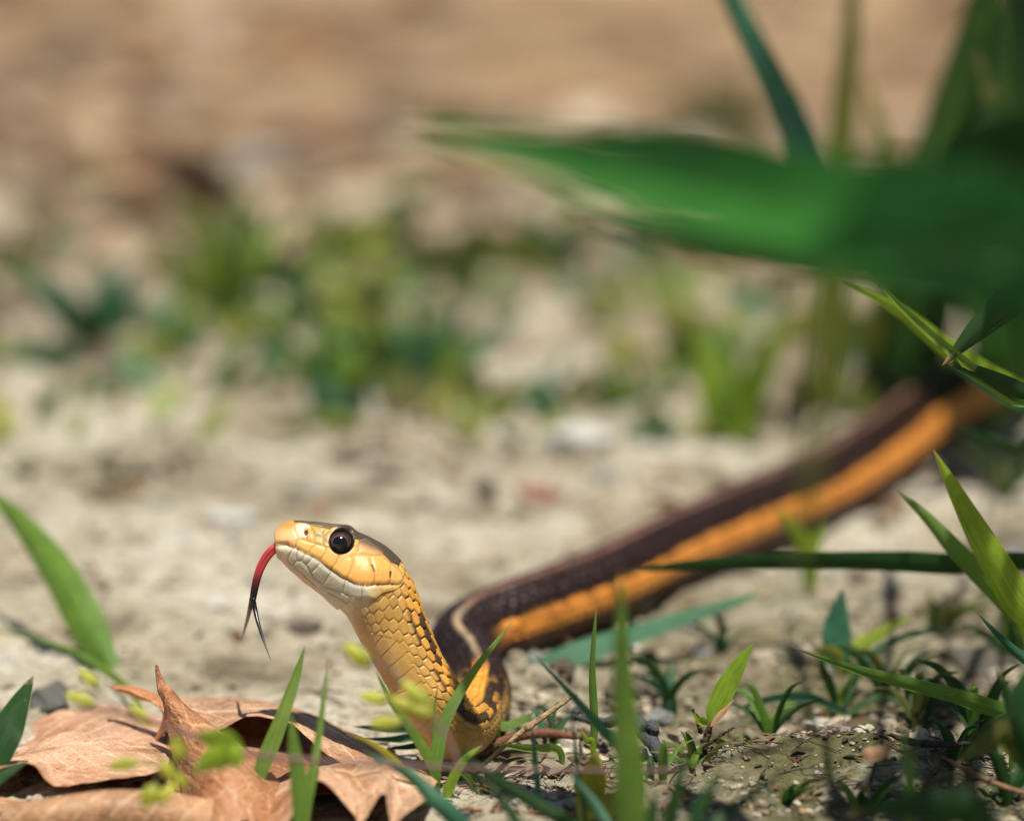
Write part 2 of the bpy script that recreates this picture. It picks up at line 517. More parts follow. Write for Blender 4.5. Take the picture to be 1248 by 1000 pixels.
# crumbs and gravel on the soil: nobody could count them
def ico():
    t = (1 + 5 ** 0.5) / 2
    v = np.array([(-1, t, 0), (1, t, 0), (-1, -t, 0), (1, -t, 0), (0, -1, t), (0, 1, t), (0, -1, -t), (0, 1, -t), (t, 0, -1), (t, 0, 1), (-t, 0, -1), (-t, 0, 1)], float)
    f = [(0, 11, 5), (0, 5, 1), (0, 1, 7), (0, 7, 10), (0, 10, 11), (1, 5, 9), (5, 11, 4), (11, 10, 2), (10, 7, 6), (7, 1, 8), (3, 9, 4), (3, 4, 2), (3, 2, 6), (3, 6, 8), (3, 8, 9), (4, 9, 5), (2, 4, 11), (6, 2, 10), (8, 6, 7), (9, 8, 1)]
    v = list(v / np.linalg.norm(v[0])); nf = []; c = {}
    def mid(a, b):
        k = (min(a, b), max(a, b))
        if k not in c:
            m = v[a] + v[b]; v.append(m / np.linalg.norm(m)); c[k] = len(v) - 1
        return c[k]
    for a, b, d in f:
        x, y, z = mid(a, b), mid(b, d), mid(d, a)
        nf += [(a, x, z), (b, y, x), (d, z, y), (x, y, z)]
    return np.array(v), np.array(nf), np.array(f)


IV, IF, IF0 = ico()


def pebble_verts(r, seed):
    g = np.random.default_rng(seed)
    v = IV * (1 + 0.22 * g.standard_normal((len(IV), 1)))
    v = v * np.array([g.uniform(0.8, 1.3), g.uniform(0.8, 1.3), g.uniform(0.5, 0.9)])
    a = g.uniform(0, 6.28)
    R = np.array([[math.cos(a), -math.sin(a), 0], [math.sin(a), math.cos(a), 0], [0, 0, 1]])
    return v @ R.T * r


def crumbs():
    vs = []; fs = []; cs = []; n = 0
    pal = np.array([(0.42, 0.36, 0.26), (0.33, 0.28, 0.20), (0.5, 0.46, 0.37), (0.22, 0.19, 0.14), (0.27, 0.28, 0.26), (0.10, 0.08, 0.055), (0.34, 0.22, 0.13)])
    for i in range(7300):
        if i < 2600:
            px, py = rng.uniform(-30, 1290), 1010 - 330 * rng.random() ** 1.5
            if px < 520 and py > 840 and rng.random() < 0.8:
                continue
            p = G(px, py)
            r = 0.018 + 0.075 * rng.random() ** 4
        elif i >= 4300:
            px, py = rng.uniform(-30, 1290), 1010 - 260 * rng.random() ** 1.3
            if px < 520 and py > 840 and rng.random() < 0.8:
                continue
            p = G(px, py)
            r = 0.012 + 0.025 * rng.random() ** 2
        elif i >= 3600:
            px, py = rng.uniform(600, 1290), rng.uniform(690, 940)
            if fbm(np.array([px / 80]), np.array([py / 40]), 2, 4)[0] < 0.45:
                continue
            p = G(px, py)
            r = 0.05 + 0.20 * rng.random() ** 2.5
        else:
            px, py = rng.uniform(-40, 1290), rng.uniform(60, 720)
            p = G(px, py)
            r = 0.05 + 0.22 * rng.random() ** 3
        iv_, if_ = (IV, IF) if i < 4300 else (IV[:12], IF0)
        v = pebble_verts(r, i)[:len(iv_)] + np.array([p[0], p[1], gz1(p[0], p[1]) + r * 0.25])
        vs.append(v); fs.append(if_ + n); n += len(iv_)
        c = pal[rng.choice(len(pal), p=[.3, .2, .15, .12, .08, .1, .05] if i < 3600 else [.22, .23, .05, .22, .05, .23, .0])] * rng.uniform(0.8, 1.15)
        cs.append(np.tile(c, (len(iv_), 1)))
    me = raw_mesh('gravel', np.concatenate(vs), tris=np.concatenate(fs), smooth_shade=False, col=np.concatenate(cs))
    o = link('gravel', me, M['crumb'])
    o['kind'] = 'stuff'; o['label'] = 'soil crumbs and fine gravel strewn over the bare ground'; o['category'] = 'gravel'


crumbs()

# ------------------------------------------------------------------ the snake
A = lambda *p: [(330 + x / 12.48, 630 + y / 12.48) for x, y in p]
B = lambda *p: [(400 + x / 9.984, 640 + y / 9.984) for x, y in p]
C8 = lambda *p: [(400 + x / 8.914, 700 + y / 8.914) for x, y in p]

# profile of head and raised neck: upper outline, lower outline, half width (photograph pixels at the focus distance)
STN = [((336.3, 661.2), (336.5, 662.8), 1.0), ((336.9, 653.5), (337.3, 669), 7.5), ((339.3, 647.3), (339.4, 674.9), 12.5),
       ((345, 641.5), (343.6, 682), 17), ((352, 638.3), (350, 689.5), 20.5), ((364, 637.2), (358, 697), 24),
       ((386, 638.8), (373, 709), 29), ((403, 641), (384.5, 717.5), 32.5), ((420.5, 643.8), (396, 726), 36),
       ((436, 651), (406, 734.5), 39.5), ((452, 658.2), (415.5, 743), 42.5), ((468, 667.5), (422.5, 750), 44),
       ((483, 681), (427.5, 758), 43.5), ((493, 695), (432, 767), 41.5), ((501.5, 709), (436.5, 775.5), 39.5),
       ((508.5, 727), (441.5, 784.5), 38), ((514.8, 745), (447, 794), 37), ((522.3, 765), (453.5, 805), 36.5),
       ((530, 784), (460, 816), 36.5), ((538, 801), (467, 828), 36.5), ((550, 820), (474.5, 841), 36.5), ((563, 842), (483, 860), 36.5)]
cen = []; upv = []; hw = []; box = []
for U, Lw, w in STN:
    pu, pl = W(U[0], U[1], D0), W(Lw[0], Lw[1], D0)
    cen.append((pu + pl) / 2); upv.append((pu - pl) / 2); hw.append(w / PPC); box.append(1.0)
for k in range(len(box)):
    box[k] = 1.0 if k < 11 else max(0.0, 1 - (k - 11) / 4)


def depth_pt(X, d, z):
    return np.array((X, (d - (HC - z) * SP) / CP + YC, z))


def addb(p, r, up=(0, 0, 1.0)):
    cen.append(np.asarray(p, float)); upv.append(np.asarray(up, float) * r); hw.append(r); box.append(0.0)


addb(depth_pt(-1.14, 80.35, 0.72), 0.60, (0.55, 0.0, 0.83))
addb(depth_pt(-0.86, 81.2, 0.48), 0.56, (0.25, -0.1, 0.95))
addb(depth_pt(-0.62, 82.3, 0.44), 0.54, (0.0, -0.1, 1))
addb(depth_pt(-0.58, 83.5, 0.44), 0.54, (0, 0, 1))
addb(depth_pt(-0.76, 84.7, 0.48), 0.57, (0, 0, 1))
addb(depth_pt(-0.98, 85.8, 0.55), 0.60, (-0.1, 0, 1))
addb(depth_pt(-0.74, 86.9, 0.60), 0.64)
for px, py, r in [(612, 759, 0.68), (680, 734, 0.70), (752, 706, 0.71), (836, 664, 0.72), (920, 627, 0.74), (1010, 589, 0.77), (1078, 548, 0.79), (1132, 508, 0.80), (1198, 468, 0.80), (1262, 444, 0.80), (1330, 425, 0.79)]:
    addb(G(px, py, r * 0.94), r)
bp0 = cen[-1]
for dx, dy, r in [(3, 1.5, 0.76), (6, 4, 0.70), (8, 8, 0.6), (8, 13, 0.45), (6, 17, 0.3), (3, 19, 0.15), (1, 19.6, 0.03)]:
    p = bp0 + np.array((dx, dy, 0)); p[2] = r + gz1(p[0], p[1])
    addb(p, r)
cen = np.array(cen); upv = np.array(upv); hw = np.array(hw); box = np.array(box)
NS = len(cen)
NHEAD = len(STN)
CAMP0 = np.array((0, YC, HC))
ts = [0.0]
for i in range(NS - 1):
    mv = max(np.linalg.norm(cen[i + 1] - cen[i]), np.linalg.norm(cen[i + 1] + upv[i + 1] - cen[i] - upv[i]), np.linalg.norm(cen[i + 1] - upv[i + 1] - cen[i] + upv[i]))
    step = 0.0105 if i < NHEAD - 1 else (0.022 if i < NHEAD + 7 else 0.045)
    if i > NHEAD + 17:
        step = 0.12
    n = max(4, int(mv / step))
    ts += list(i + (np.arange(n) + 1) / n)
ts = np.array(ts)
Cc = cr(cen, ts); Uv = cr(upv, ts); Hw = cr(hw[:, None], ts)[:, 0]; Bx = np.clip(cr(box[:, None], ts)[:, 0], 0, 1)
Hw = np.maximum(Hw, 0.005)
NR = len(ts); NA = 288
T = np.gradient(Cc, axis=0); T /= np.linalg.norm(T, axis=1)[:, None] + 1e-9
T[ts < 4] = np.array((1.0, 0, -0.35)) / np.linalg.norm((1.0, 0, -0.35))
bodyw = smooth(NHEAD - 1.5, NHEAD + 0.5, ts)[:, None]
ul = np.linalg.norm(Uv, axis=1)[:, None]
Uo = Uv - T * (np.sum(Uv * T, 1)[:, None])
Uo = Uo / (np.linalg.norm(Uo, axis=1)[:, None] + 1e-9) * ul
vv = CAMP0[None] - Cc
vv = vv - T * np.sum(vv * T, 1)[:, None]; vv /= np.linalg.norm(vv, axis=1)[:, None]
wv = np.cross(T, vv)
Ur = (math.cos(math.radians(62)) * vv - math.sin(math.radians(62)) * wv) * ul
rw_ = (smooth(NHEAD + 6.0, NHEAD + 8.5, ts) * smooth(NS - 4, NS - 7, ts))[:, None]
Uo = Uo * (1 - rw_) + Ur * rw_
Uo = Uo / (np.linalg.norm(Uo, axis=1)[:, None] + 1e-9) * ul
Uu = Uv * (1 - bodyw) + Uo * bodyw
Sd = np.cross(T, Uu); Sd /= np.linalg.norm(Sd, axis=1)[:, None] + 1e-9
headside = np.array((0, -CP, SP)) * -1
headside = np.array((0.0, -CP, SP))        # towards the camera across the profile plane
Sd = headside[None] * (1 - bodyw) + Sd * bodyw
Sd /= np.linalg.norm(Sd, axis=1)[:, None]
S = np.concatenate([[0], np.cumsum(np.linalg.norm(np.diff(Cc, axis=0), axis=1))])
ph = np.linspace(-math.pi, math.pi, NA, endpoint=False)
co, si = np.cos(ph), np.sin(ph)
# head section is squarer than the neck's
pe = 1.0 - 0.24 * Bx[:, None]
cx = np.sign(co) * np.abs(co) ** pe
sx = np.sign(si) * np.abs(si) ** pe
# jaw narrower below, crown flat above
narrow = 1 - Bx[:, None] * (0.26 * np.clip(-co - 0.05, 0, 1) + 0.42 * np.clip(co + 0.05, 0, 2))[None]
narrow = narrow * (1 + 0.04 * Bx[:, None])
P = Cc[:, None] + Uu[:, None] * cx[..., None] + Sd[:, None] * (sx * narrow * Hw[:, None])[..., None]
PXY = PX(P)
SS = np.broadcast_to(S[:, None], (NR, NA)); PH = np.broadcast_to(ph[None], (NR, NA)); APH = np.abs(PH) * 180 / math.pi
TS = np.broadcast_to(ts[:, None], (NR, NA))


def seg_dist(pts, poly):
    d = np.full(len(pts), 1e9)
    p = np.asarray(poly, float)
    for a, b in zip(p[:-1], p[1:]):
        ab = b - a
        t = np.clip(((pts - a) @ ab) / (ab @ ab + 1e-12), 0, 1)
        d = np.minimum(d, np.hypot(*(pts - a - t[:, None] * ab).T))
    return d


def inside(pts, poly):
    p = np.asarray(poly, float); r = np.zeros(len(pts), bool)
    for (x1, y1), (x2, y2) in zip(p, np.roll(p, -1, 0)):
        c = (y1 > pts[:, 1]) != (y2 > pts[:, 1])
        r ^= c & (pts[:, 0] < (x2 - x1) * (pts[:, 1] - y1) / (y2 - y1 + 1e-12) + x1)
    return r


def pmask(pts, poly, soft=1.2):
    d = seg_dist(pts, list(poly) + [poly[0]])
    sd = np.where(inside(pts, poly), d, -d)
    return smooth(-soft, soft, sd)


# seams of the head plates, traced on the profile
SEAMS = [
    A((385, 120), (368, 190), (385, 240), (410, 300), (430, 335), (395, 375), (380, 462)),
    A((430, 335), (540, 370), (640, 400), (690, 420), (760, 440), (840, 470), (920, 475), (985, 540), (1035, 600)),
    A((690, 420), (620, 480), (585, 548)), A((845, 475), (830, 540), (750, 658)), A((1035, 600), (1000, 690), (920, 798)),
    A((660, 265), (675, 310), (650, 390)), A((670, 290), (790, 310), (805, 350), (800, 440)), A((790, 310), (900, 235)), A((590, 140), (640, 220), (670, 290)),
    A((560, 120), (540, 190)), A((545, 320), (550, 372)), A((805, 350), (900, 440)), A((790, 240), (800, 310)), A((640, 150), (790, 170), (905, 215)),
    A((340, 480), (305, 550), (270, 632)), A((270, 632), (300, 690), (345, 712), (410, 650), (485, 650), (550, 720), (620, 822), (680, 920), (800, 990)),
    A((415, 500), (405, 580), (410, 650)), A((520, 555), (505, 600), (485, 650)), A((630, 620), (590, 670), (550, 720)),
    A((755, 690), (700, 760), (625, 825)), A((925, 820), (890, 890), (840, 965)),
    A((345, 712), (420, 780), (520, 870), (620, 960), (700, 1030)), A((170, 650), (220, 690), (300, 780), (420, 885), (560, 1000), (660, 1080)),
    B((295, 400), (300, 470), (270, 560), (225, 660)), B((500, 380), (520, 480), (548, 575), (555, 640), (550, 722)), B((745, 478), (740, 570), (735, 640), (740, 718)),
    B((745, 478), (830, 540), (880, 600), (897, 645), (880, 712)),
    B((280, 402), (330, 365), (440, 365), (550, 378), (640, 385), (745, 478)), B((300, 265), (360, 265), (352, 335)), B((360, 265), (370, 192), (440, 180), (540, 240), (640, 330), (665, 375)),
    B((310, 180), (370, 192)), B((540, 215), (640, 290), (700, 330)), B((665, 375), (690, 320), (760, 400), (840, 510)), B((840, 510), (850, 470)), B((830, 540), (850, 470), (905, 560)), B((897, 645), (915, 580), (950, 640)),
    B((215, 670), (190, 795)), B((415, 735), (415, 862)), B((600, 730), (650, 830)), B((770, 730), (790, 800)),
    B((-40, 730), (100, 780), (190, 805), (280, 850), (350, 880), (430, 870), (580, 900), (650, 830), (790, 800), (880, 745)),
    B((0, 800), (120, 860), (240, 930)), B((-60, 860), (60, 960), (120, 1020)),
]
MOUTH = A((255, 420), (300, 455), (380, 465), (480, 525), (580, 570), (680, 625), (750, 660), (830, 730), (920, 800), (1000, 850), (1080, 910), (1160, 945)) + B((320, 705), (400, 725), (480, 733), (560, 722), (650, 726), (740, 716), (820, 727), (880, 712))
PLATES = A((60, 300), (120, 600), (300, 790), (540, 1000), (760, 1140)) + B((120, 1020), (240, 930), (280, 850), (350, 880), (430, 870), (580, 900), (650, 830), (790, 800), (880, 745), (897, 645), (920, 600), (905, 520)) + [(500, 640), (330, 620)]
hr = ts < 14.5
nh = int(hr.sum())
hp = PXY[:nh].reshape(-1, 2)
plates = pmask(hp, PLATES, 1.0).reshape(nh, NA)
plates = plates * (1 - smooth(13.0, 14.3, ts[:nh]))[:, None]
sdist = np.full(len(hp), 1e9)
for s_ in SEAMS:
    sdist = np.minimum(sdist, seg_dist(hp, s_))
mdist = seg_dist(hp, MOUTH)
sdist = sdist.reshape(nh, NA); mdist = mdist.reshape(nh, NA)

# overlapping scales on neck and body: hexagonal lattice of rows
DPH = 14.2
Lsc = 0.205 + 0.06 * smooth(NHEAD, NHEAD + 6, ts)
lam = np.concatenate([[0], np.cumsum(np.diff(S) / Lsc[1:])])
q0 = np.broadcast_to(lam[:, None], (NR, NA)); r0 = PH * 180 / math.pi / DPH
wob = 0.16 * (fbm(q0 * 0.7, r0 * 0.7, 2, 77) - 0.5)
q = q0 + wob; r = r0 + wob * 0.8
best = np.full((NR, NA), 9.0); sec = np.full((NR, NA), 9.0)
bi = np.zeros((NR, NA)); bj = np.zeros((NR, NA)); bq = np.zeros((NR, NA)); br = np.zeros((NR, NA))
ri = np.floor(r)
for dj in (-1, 0, 1, 2):
    jj = ri + dj
    off = np.mod(jj, 2) * 0.5
    qi = np.floor(q - off)
    for dq in (0, 1):
        ii = qi + dq
        cq = ii + off + 0.26 * (hash2(ii, jj, 5) - 0.5)
        cj = jj + 0.24 * (hash2(ii, jj, 6) - 0.5)
        dd = np.hypot((q - cq) * 0.94, (r - cj) * 1.0)
        m = dd < best
        sec = np.where(m, best, np.minimum(sec, dd))
        bi = np.where(m, ii, bi); bj = np.where(m, jj, bj); bq = np.where(m, q - cq, bq); br = np.where(m, r - cj, br)
        best = np.where(m, dd, best)
edge = (sec - best) * 0.5
hsh = hash2(bi, bj, 41)
# belly scutes
phv = 165 - 82 * smooth(12.5, 17.5, ts) + 42 * smooth(NHEAD, NHEAD + 6, ts)
phv = phv[:, None] + 7 * (fbm(q0, r0 * 0.3, 2, 91) - 0.5)
vent = smooth(-2.5, 2.5, APH - phv)
vs_ = lam[:, None] * 0.74 + 0.62 * ((180 - APH) / 100) ** 2 + 0.10 * (fbm(q0 * 0.8, r0 * 0.8, 2, 15) - 0.5)
vf = vs_ - np.floor(vs_)
vedge = np.minimum(vf, 1 - vf)
e_s = np.clip(edge / 0.13, 0, 1)
h_scale = smooth(0, 1, e_s) * (0.62 + 0.38 * np.clip(bq + 0.5, 0, 1)) + 0.10 * np.exp(-(br / 0.10) ** 2) * smooth(0.0, 0.2, edge) * smooth(NHEAD - 4, NHEAD + 2, TS)
h_vent = smooth(0, 0.09, vedge) * 0.35 + 0.65 * vf * smooth(0, 0.10, 1 - vf)
amp = 0.030 + 0.022 * smooth(NHEAD, NHEAD + 6, ts)
dfold = smooth(70, 40, APH) * smooth(12, 14.5, TS)
disp = (h_scale * (1 - vent) * (1 + 0.55 * dfold) + h_vent * 0.55 * vent) * amp[:, None]
throat = smooth(120, 150, APH) * smooth(15.5, 12.5, TS)
disp *= 1 - 0.6 * throat
disp *= 1 - 0.42 * smooth(50, 85, APH) * smooth(NHEAD + 3, NHEAD + 1, TS)
tail_fade = 1 - smooth(NS - 5, NS - 1, TS)
disp *= tail_fade
seam_l = np.where(vent > 0.5, smooth(0.05, 0.0, vedge) * 0.55 * smooth(172, 130, APH), smooth(0.085, 0.01, edge) * (0.34 + 0.66 * smooth(75, 45, APH)))
seam_l = seam_l * (1 - 0.5 * smooth(16, 13, TS) * smooth(70, 110, APH))
# head relief
hd = 0.010 * smooth(0, 3.6, sdist) + 0.007 * smooth(0, 0.9, sdist) + 0.012 * smooth(0, 1.6, mdist) + 0.02 * smooth(0.0, 5.0, mdist)
hd = hd + 0.006 * (fbm(hp[:, 0] / 9, hp[:, 1] / 9, 3, 23).reshape(nh, NA) - 0.5)
ebx, eby = A((1075, 392))[0]
er = 14.0
edist = np.hypot(PXY[:nh, :, 0] - ebx, PXY[:nh, :, 1] - eby)
hd = hd + np.where(edist < er + 3, -0.16 * smooth(er + 0.8, er - 3.0, edist), 0) + 0.006 * np.exp(-((edist - er - 2.6) / 2.0) ** 2)
nx, ny = A((538, 252))[0]
nd = np.hypot((PXY[:nh, :, 0] - nx) / 0.72, (PXY[:nh, :, 1] - ny))
hd = hd - 0.055 * smooth(4.4, 1.6, nd) + 0.012 * np.exp(-((nd - 5.5) / 1.6) ** 2)
# brow ridge over the eye and cheek swelling
brow = np.exp(-((PXY[:nh, :, 0] - 418) / 16) ** 2 - ((PXY[:nh, :, 1] - 646) / 3.2) ** 2)
hd = hd + 0.035 * brow
cheek = np.exp(-((PXY[:nh, :, 0] - 462) / 22) ** 2 - ((PXY[:nh, :, 1] - 697) / 14) ** 2)
hd = hd + 0.03 * cheek
# tongue notch below the snout
notch = np.exp(-((PXY[:nh, :, 0] - 346) / 7) ** 2 - ((PXY[:nh, :, 1] - 664) / 3.2) ** 2)
hd = hd - 0.05 * notch
snout = smooth(0.0, 2.0, ts[:nh])[:, None]
disp[:nh] = disp[:nh] * (1 - plates) + hd * plates * (0.35 + 0.65 * snout)

dPu = np.gradient(P, axis=0); dPv = np.roll(P, -1, 1) - np.roll(P, 1, 1)
Nn = np.cross(dPu, dPv); Nn /= np.linalg.norm(Nn, axis=2)[..., None] + 1e-12
out_ = np.sum(Nn * (P - Cc[:, None]), 2)
Nn = Nn * np.where(out_ < 0, -1.0, 1.0)[..., None]
Pd = P + Nn * disp[..., None]

# pigment, with painted shade on neck and nostril
def cmix(a, b, f):
    return a * (1 - f[..., None]) + np.asarray(b, float) * f[..., None]


one = np.ones((NR, NA))
body_t = smooth(NHEAD + 0.6, NHEAD + 3.0, TS + 1.2 * (hsh - 0.5))
jit = (0.86 + 0.28 * hsh)
neckc = one[..., None] * np.array((0.50, 0.285, 0.075))  # darkened to carry the shade that falls on the neck
neckc = cmix(neckc, (0.58, 0.39, 0.18), smooth(80, 150, APH))
neckc = cmix(neckc, (0.66, 0.58, 0.40), smooth(13.8, 10.5, TS) * smooth(60, 120, APH))
neckc = cmix(neckc, (0.62, 0.30, 0.05), smooth(62, 40, APH) * smooth(12.5, 15, TS))
dark_neck = (smooth(60, 52, APH) * smooth(14, 22, APH) * smooth(14.0, 16.5, TS)) * (hash2(np.floor(bi / 2), bj, 8) > 0.44)
neckc = cmix(neckc, (0.045, 0.026, 0.015), dark_neck * 0.96)
capn = smooth(15.2, 12.6, TS) * smooth(46, 34, APH)
neckc = cmix(neckc, (0.09, 0.065, 0.04), capn * smooth(12.5, 12.0, TS))
bodyc = one[..., None] * np.array((0.017, 0.0065, 0.0045))
bodyc = cmix(bodyc, (0.20, 0.10, 0.07), smooth(10, 3, APH))
lat = smooth(61, 67, APH + 5 * (hsh - 0.5)) * smooth(102, 96, APH + 5 * (hsh - 0.5)) * smooth(NHEAD + 5.2, NHEAD + 6.2, TS)
bodyc = cmix(bodyc, (0.70, 0.27, 0.045), lat)
bodyc = cmix(bodyc, (0.075, 0.028, 0.014), smooth(97, 104, APH))
bodyc = cmix(bodyc, (0.34, 0.28, 0.16), smooth(140, 152, APH))
loopc = smooth(NHEAD + 2.5, NHEAD + 4, TS) * smooth(NHEAD + 6.3, NHEAD + 5.0, TS)
bodyc = cmix(bodyc, (0.33, 0.25, 0.15), loopc * smooth(9, 4, APH + 4 * (hsh - 0.5)))
colr = neckc * (1 - body_t[..., None]) + bodyc * body_t[..., None]
uo = smooth(NHEAD - 2.5, NHEAD - 0.5, TS) * smooth(NHEAD + 3.4, NHEAD + 2.4, TS) * smooth(17, 11, APH)
colr = cmix(colr, (0.68, 0.30, 0.04), uo)
jit = jit * (1 - body_t) + (0.66 + 0.6 * hsh) * body_t
colr = colr * jit[..., None]
seam_c = np.where((APH < 62)[..., None], np.array((0.05, 0.03, 0.018)), np.array((0.34, 0.17, 0.04)))
colr = colr * (1 - (seam_l * 0.72 * tail_fade)[..., None]) + seam_c * (seam_l * 0.72 * tail_fade)[..., None]

hc = np.ones((nh * NA, 3)) * np.array((0.78, 0.43, 0.125))
x, y = hp[:, 0], hp[:, 1]
hc = cmix(hc, (0.70, 0.32, 0.06), smooth(1.0, 0.0, np.abs(x - 452) / 40) * 0.55)
LOW = MOUTH + [(495, 720), (480, 790), (330, 790), (330, 660)] + A((200, 400))
low = pmask(hp, LOW, 0.7)
hc = cmix(hc, (0.60, 0.565, 0.43), low)
hc = cmix(hc, (0.72, 0.60, 0.44), low * smooth(365, 345, x))
hc = cmix(hc, (0.60, 0.40, 0.14), low * smooth(438, 464, x))
chin = pmask(hp, A((60, 480), (270, 640), (345, 712), (520, 870), (720, 1040)) + [(380, 800), (300, 700)], 1.0)
hc = cmix(hc, (0.66, 0.55, 0.36), chin)
ros = pmask(hp, A((0, 0), (385, 60), (368, 190), (385, 240), (425, 335), (395, 375), (380, 465), (250, 420), (180, 400), (0, 420)), 1.0)
hc = cmix(hc, (0.80, 0.47, 0.21), ros)
hc = cmix(hc, (0.68, 0.27, 0.05), ros * smooth(652, 641, y))
hc = cmix(hc, (0.66, 0.30, 0.10), ros * smooth(657, 662, y) * 0.6)
nas = pmask(hp, A((370, 140), (560, 130), (600, 160), (540, 330), (430, 335), (385, 250)), 1.0)
hc = cmix(hc, (0.76, 0.62, 0.44), nas)
nas2 = pmask(hp, A((545, 190), (640, 200), (670, 280), (650, 395), (550, 372)), 1.0)
hc = cmix(hc, (0.66, 0.33, 0.09), nas2)
lor = pmask(hp, A((590, 130), (900, 190), (915, 260), (905, 450), (840, 470), (660, 410), (670, 280)), 1.0)
hc = cmix(hc, (0.45, 0.31, 0.085), lor)
hc = cmix(hc, (0.60, 0.36, 0.13), pmask(hp, A((675, 310), (790, 315), (800, 440), (690, 415)), 0.8) * 0.8)
hc = cmix(hc, (0.72, 0.50, 0.25), pmask(hp, A((880, 270), (915, 300), (920, 460), (830, 450), (840, 380)), 0.8) * 0.7)
cap = pmask(hp, A((330, 60), (360, 112), (560, 128), (700, 165), (800, 185), (900, 205), (1000, 200), (1230, 250)) + B((290, 120), (300, 185), (372, 196), (440, 180), (520, 235), (600, 300), (655, 375), (745, 470), (840, 515), (860, 465), (920, 520)) + [(520, 640), (380, 600)], 0.9)
hc = cmix(hc, np.array((0.075, 0.055, 0.034)), cap)
hc = cmix(hc, (0.15, 0.115, 0.06), cap * smooth(425, 405, x) * smooth(635, 645, y))
tem = pmask(hp, B((372, 200), (440, 185), (540, 245), (640, 335), (660, 378), (550, 375), (345, 358), (355, 280)), 0.9)
tg = smooth(0, 1, np.clip((y - 658 - (x - 437) * 0.42) / 12, 0, 1))
hc = hc * (1 - tem[:, None]) + tem[:, None] * (np.array((0.13, 0.09, 0.075)) * (1 - tg[:, None]) + np.array((0.60, 0.33, 0.11)) * tg[:, None])
wedge = np.maximum(pmask(hp, B((505, 488), (535, 490), (556, 578), (540, 575)), 0.5), pmask(hp, B((722, 572), (752, 572), (742, 650), (726, 640)), 0.5))
hc = cmix(hc, (0.02, 0.012, 0.008), wedge)
sd_ = np.minimum(sdist, 99).reshape(-1)
hc = cmix(hc, (0.10, 0.055, 0.025), smooth(0.80, 0.10, sd_) * 0.62)
hc = cmix(hc, (0.09, 0.05, 0.03), smooth(1.25, 0.3, mdist.reshape(-1)) * 0.85)
ed = edist.reshape(-1)
hc = cmix(hc, (0.03, 0.02, 0.015), smooth(er + 2.6, er + 1.2, ed))
hc = cmix(hc, (0.05, 0.018, 0.01), smooth(3.8, 2.2, nd.reshape(-1)))  # shade of the nostril hole put into the colour
hc = hc * (0.9 + 0.2 * fbm(x / 3, y / 3, 3, 61))[:, None]
pl = plates[..., None]
colr[:nh] = colr[:nh] * (1 - pl) + hc.reshape(nh, NA, 3) * pl
colr = np.clip(colr, 0.004, 0.95)

sbase = np.array((Cc[int(np.searchsorted(ts, NHEAD + 1))][0], Cc[int(np.searchsorted(ts, NHEAD + 1))][1], 0.0))
snake = thing('garter_snake', 'brown and orange striped snake with raised yellow head flicking its tongue', 'snake', sbase)
verts = np.concatenate([Pd.reshape(-1, 3), [Cc[0] + (Cc[0] - Cc[3])], [Cc[-1]]]) - sbase
cv = np.concatenate([colr.reshape(-1, 3), [colr[0, 0]], [colr[-1, 0]]])
quads = grid_quads(NR, NA, True)[:, ::-1]
k = np.arange(NA); k2 = (k + 1) % NA
tr = np.concatenate([np.stack([np.full(NA, NR * NA), k, k2], -1), np.stack([np.full(NA, NR * NA + 1), (NR - 1) * NA + k2, (NR - 1) * NA + k], -1)])
sb_me = raw_mesh('body', verts, quads, tr[:, ::-1], True, cv)
link('body', sb_me, M['skin'], snake)

# eyes: where the socket lies on the near side; mirrored for the far side
near_side = (PH[:nh] > 0)
ii = np.argmin(np.where(near_side, edist, 1e9))
esurf = P[:nh].reshape(-1, 3)[ii]
midp = Cc[:nh][ii // NA]
off = float((esurf - midp) @ headside)
ew = er / PPC * 1.02
e0 = W(ebx, eby, D0)
for sgn in (1, -1):
    ctr = e0 + headside * sgn * (off - ew * 0.30)
    axis_ = headside * sgn + np.array((-0.05, 0, 0.03)); axis_ /= np.linalg.norm(axis_)
    nlat, nlon = 48, 64
    th = np.linspace(0, math.pi, nlat); lo = np.linspace(0, 2 * math.pi, nlon, endpoint=False)
    e1 = np.cross(axis_, (0, 0, 1.0)); e1 /= np.linalg.norm(e1); e2 = np.cross(e1, axis_)
    TH, LO = np.meshgrid(th, lo, indexing='ij')
    ev = ctr + ew * (np.cos(TH)[..., None] * axis_ + np.sin(TH)[..., None] * (np.cos(LO)[..., None] * e1 + np.sin(LO)[..., None] * e2))
    rr = np.sin(TH) * np.where(TH < math.pi / 2, 1, 9)
    ec = np.ones((nlat, nlon, 3)) * np.array((0.004, 0.004, 0.005))
    fl = fbm(LO * 6, TH * 5, 3, 3)
    iris = np.array((0.05, 0.02, 0.014))[None, None] * (0.6 + 0.9 * fl[..., None])
    f = smooth(0.63, 0.67, rr)
    ec = ec * (1 - f[..., None]) + iris * f[..., None]
    ring = np.exp(-((rr - 0.70) / 0.035) ** 2) * (0.35 + 0.65 * smooth(-0.2, 0.9, np.sin(LO + 0.4)))
    ec = cmix(ec, (0.34, 0.17, 0.12), ring * 0.5)
    f = smooth(0.86, 0.97, rr)
    ec = cmix(ec, (0.012, 0.008, 0.007), f)
    em = raw_mesh('eye', ev.reshape(-1, 3) - sbase, grid_quads(nlat, nlon, True), None, True, ec.reshape(-1, 3))
    link('eye', em, M['eye'], snake)


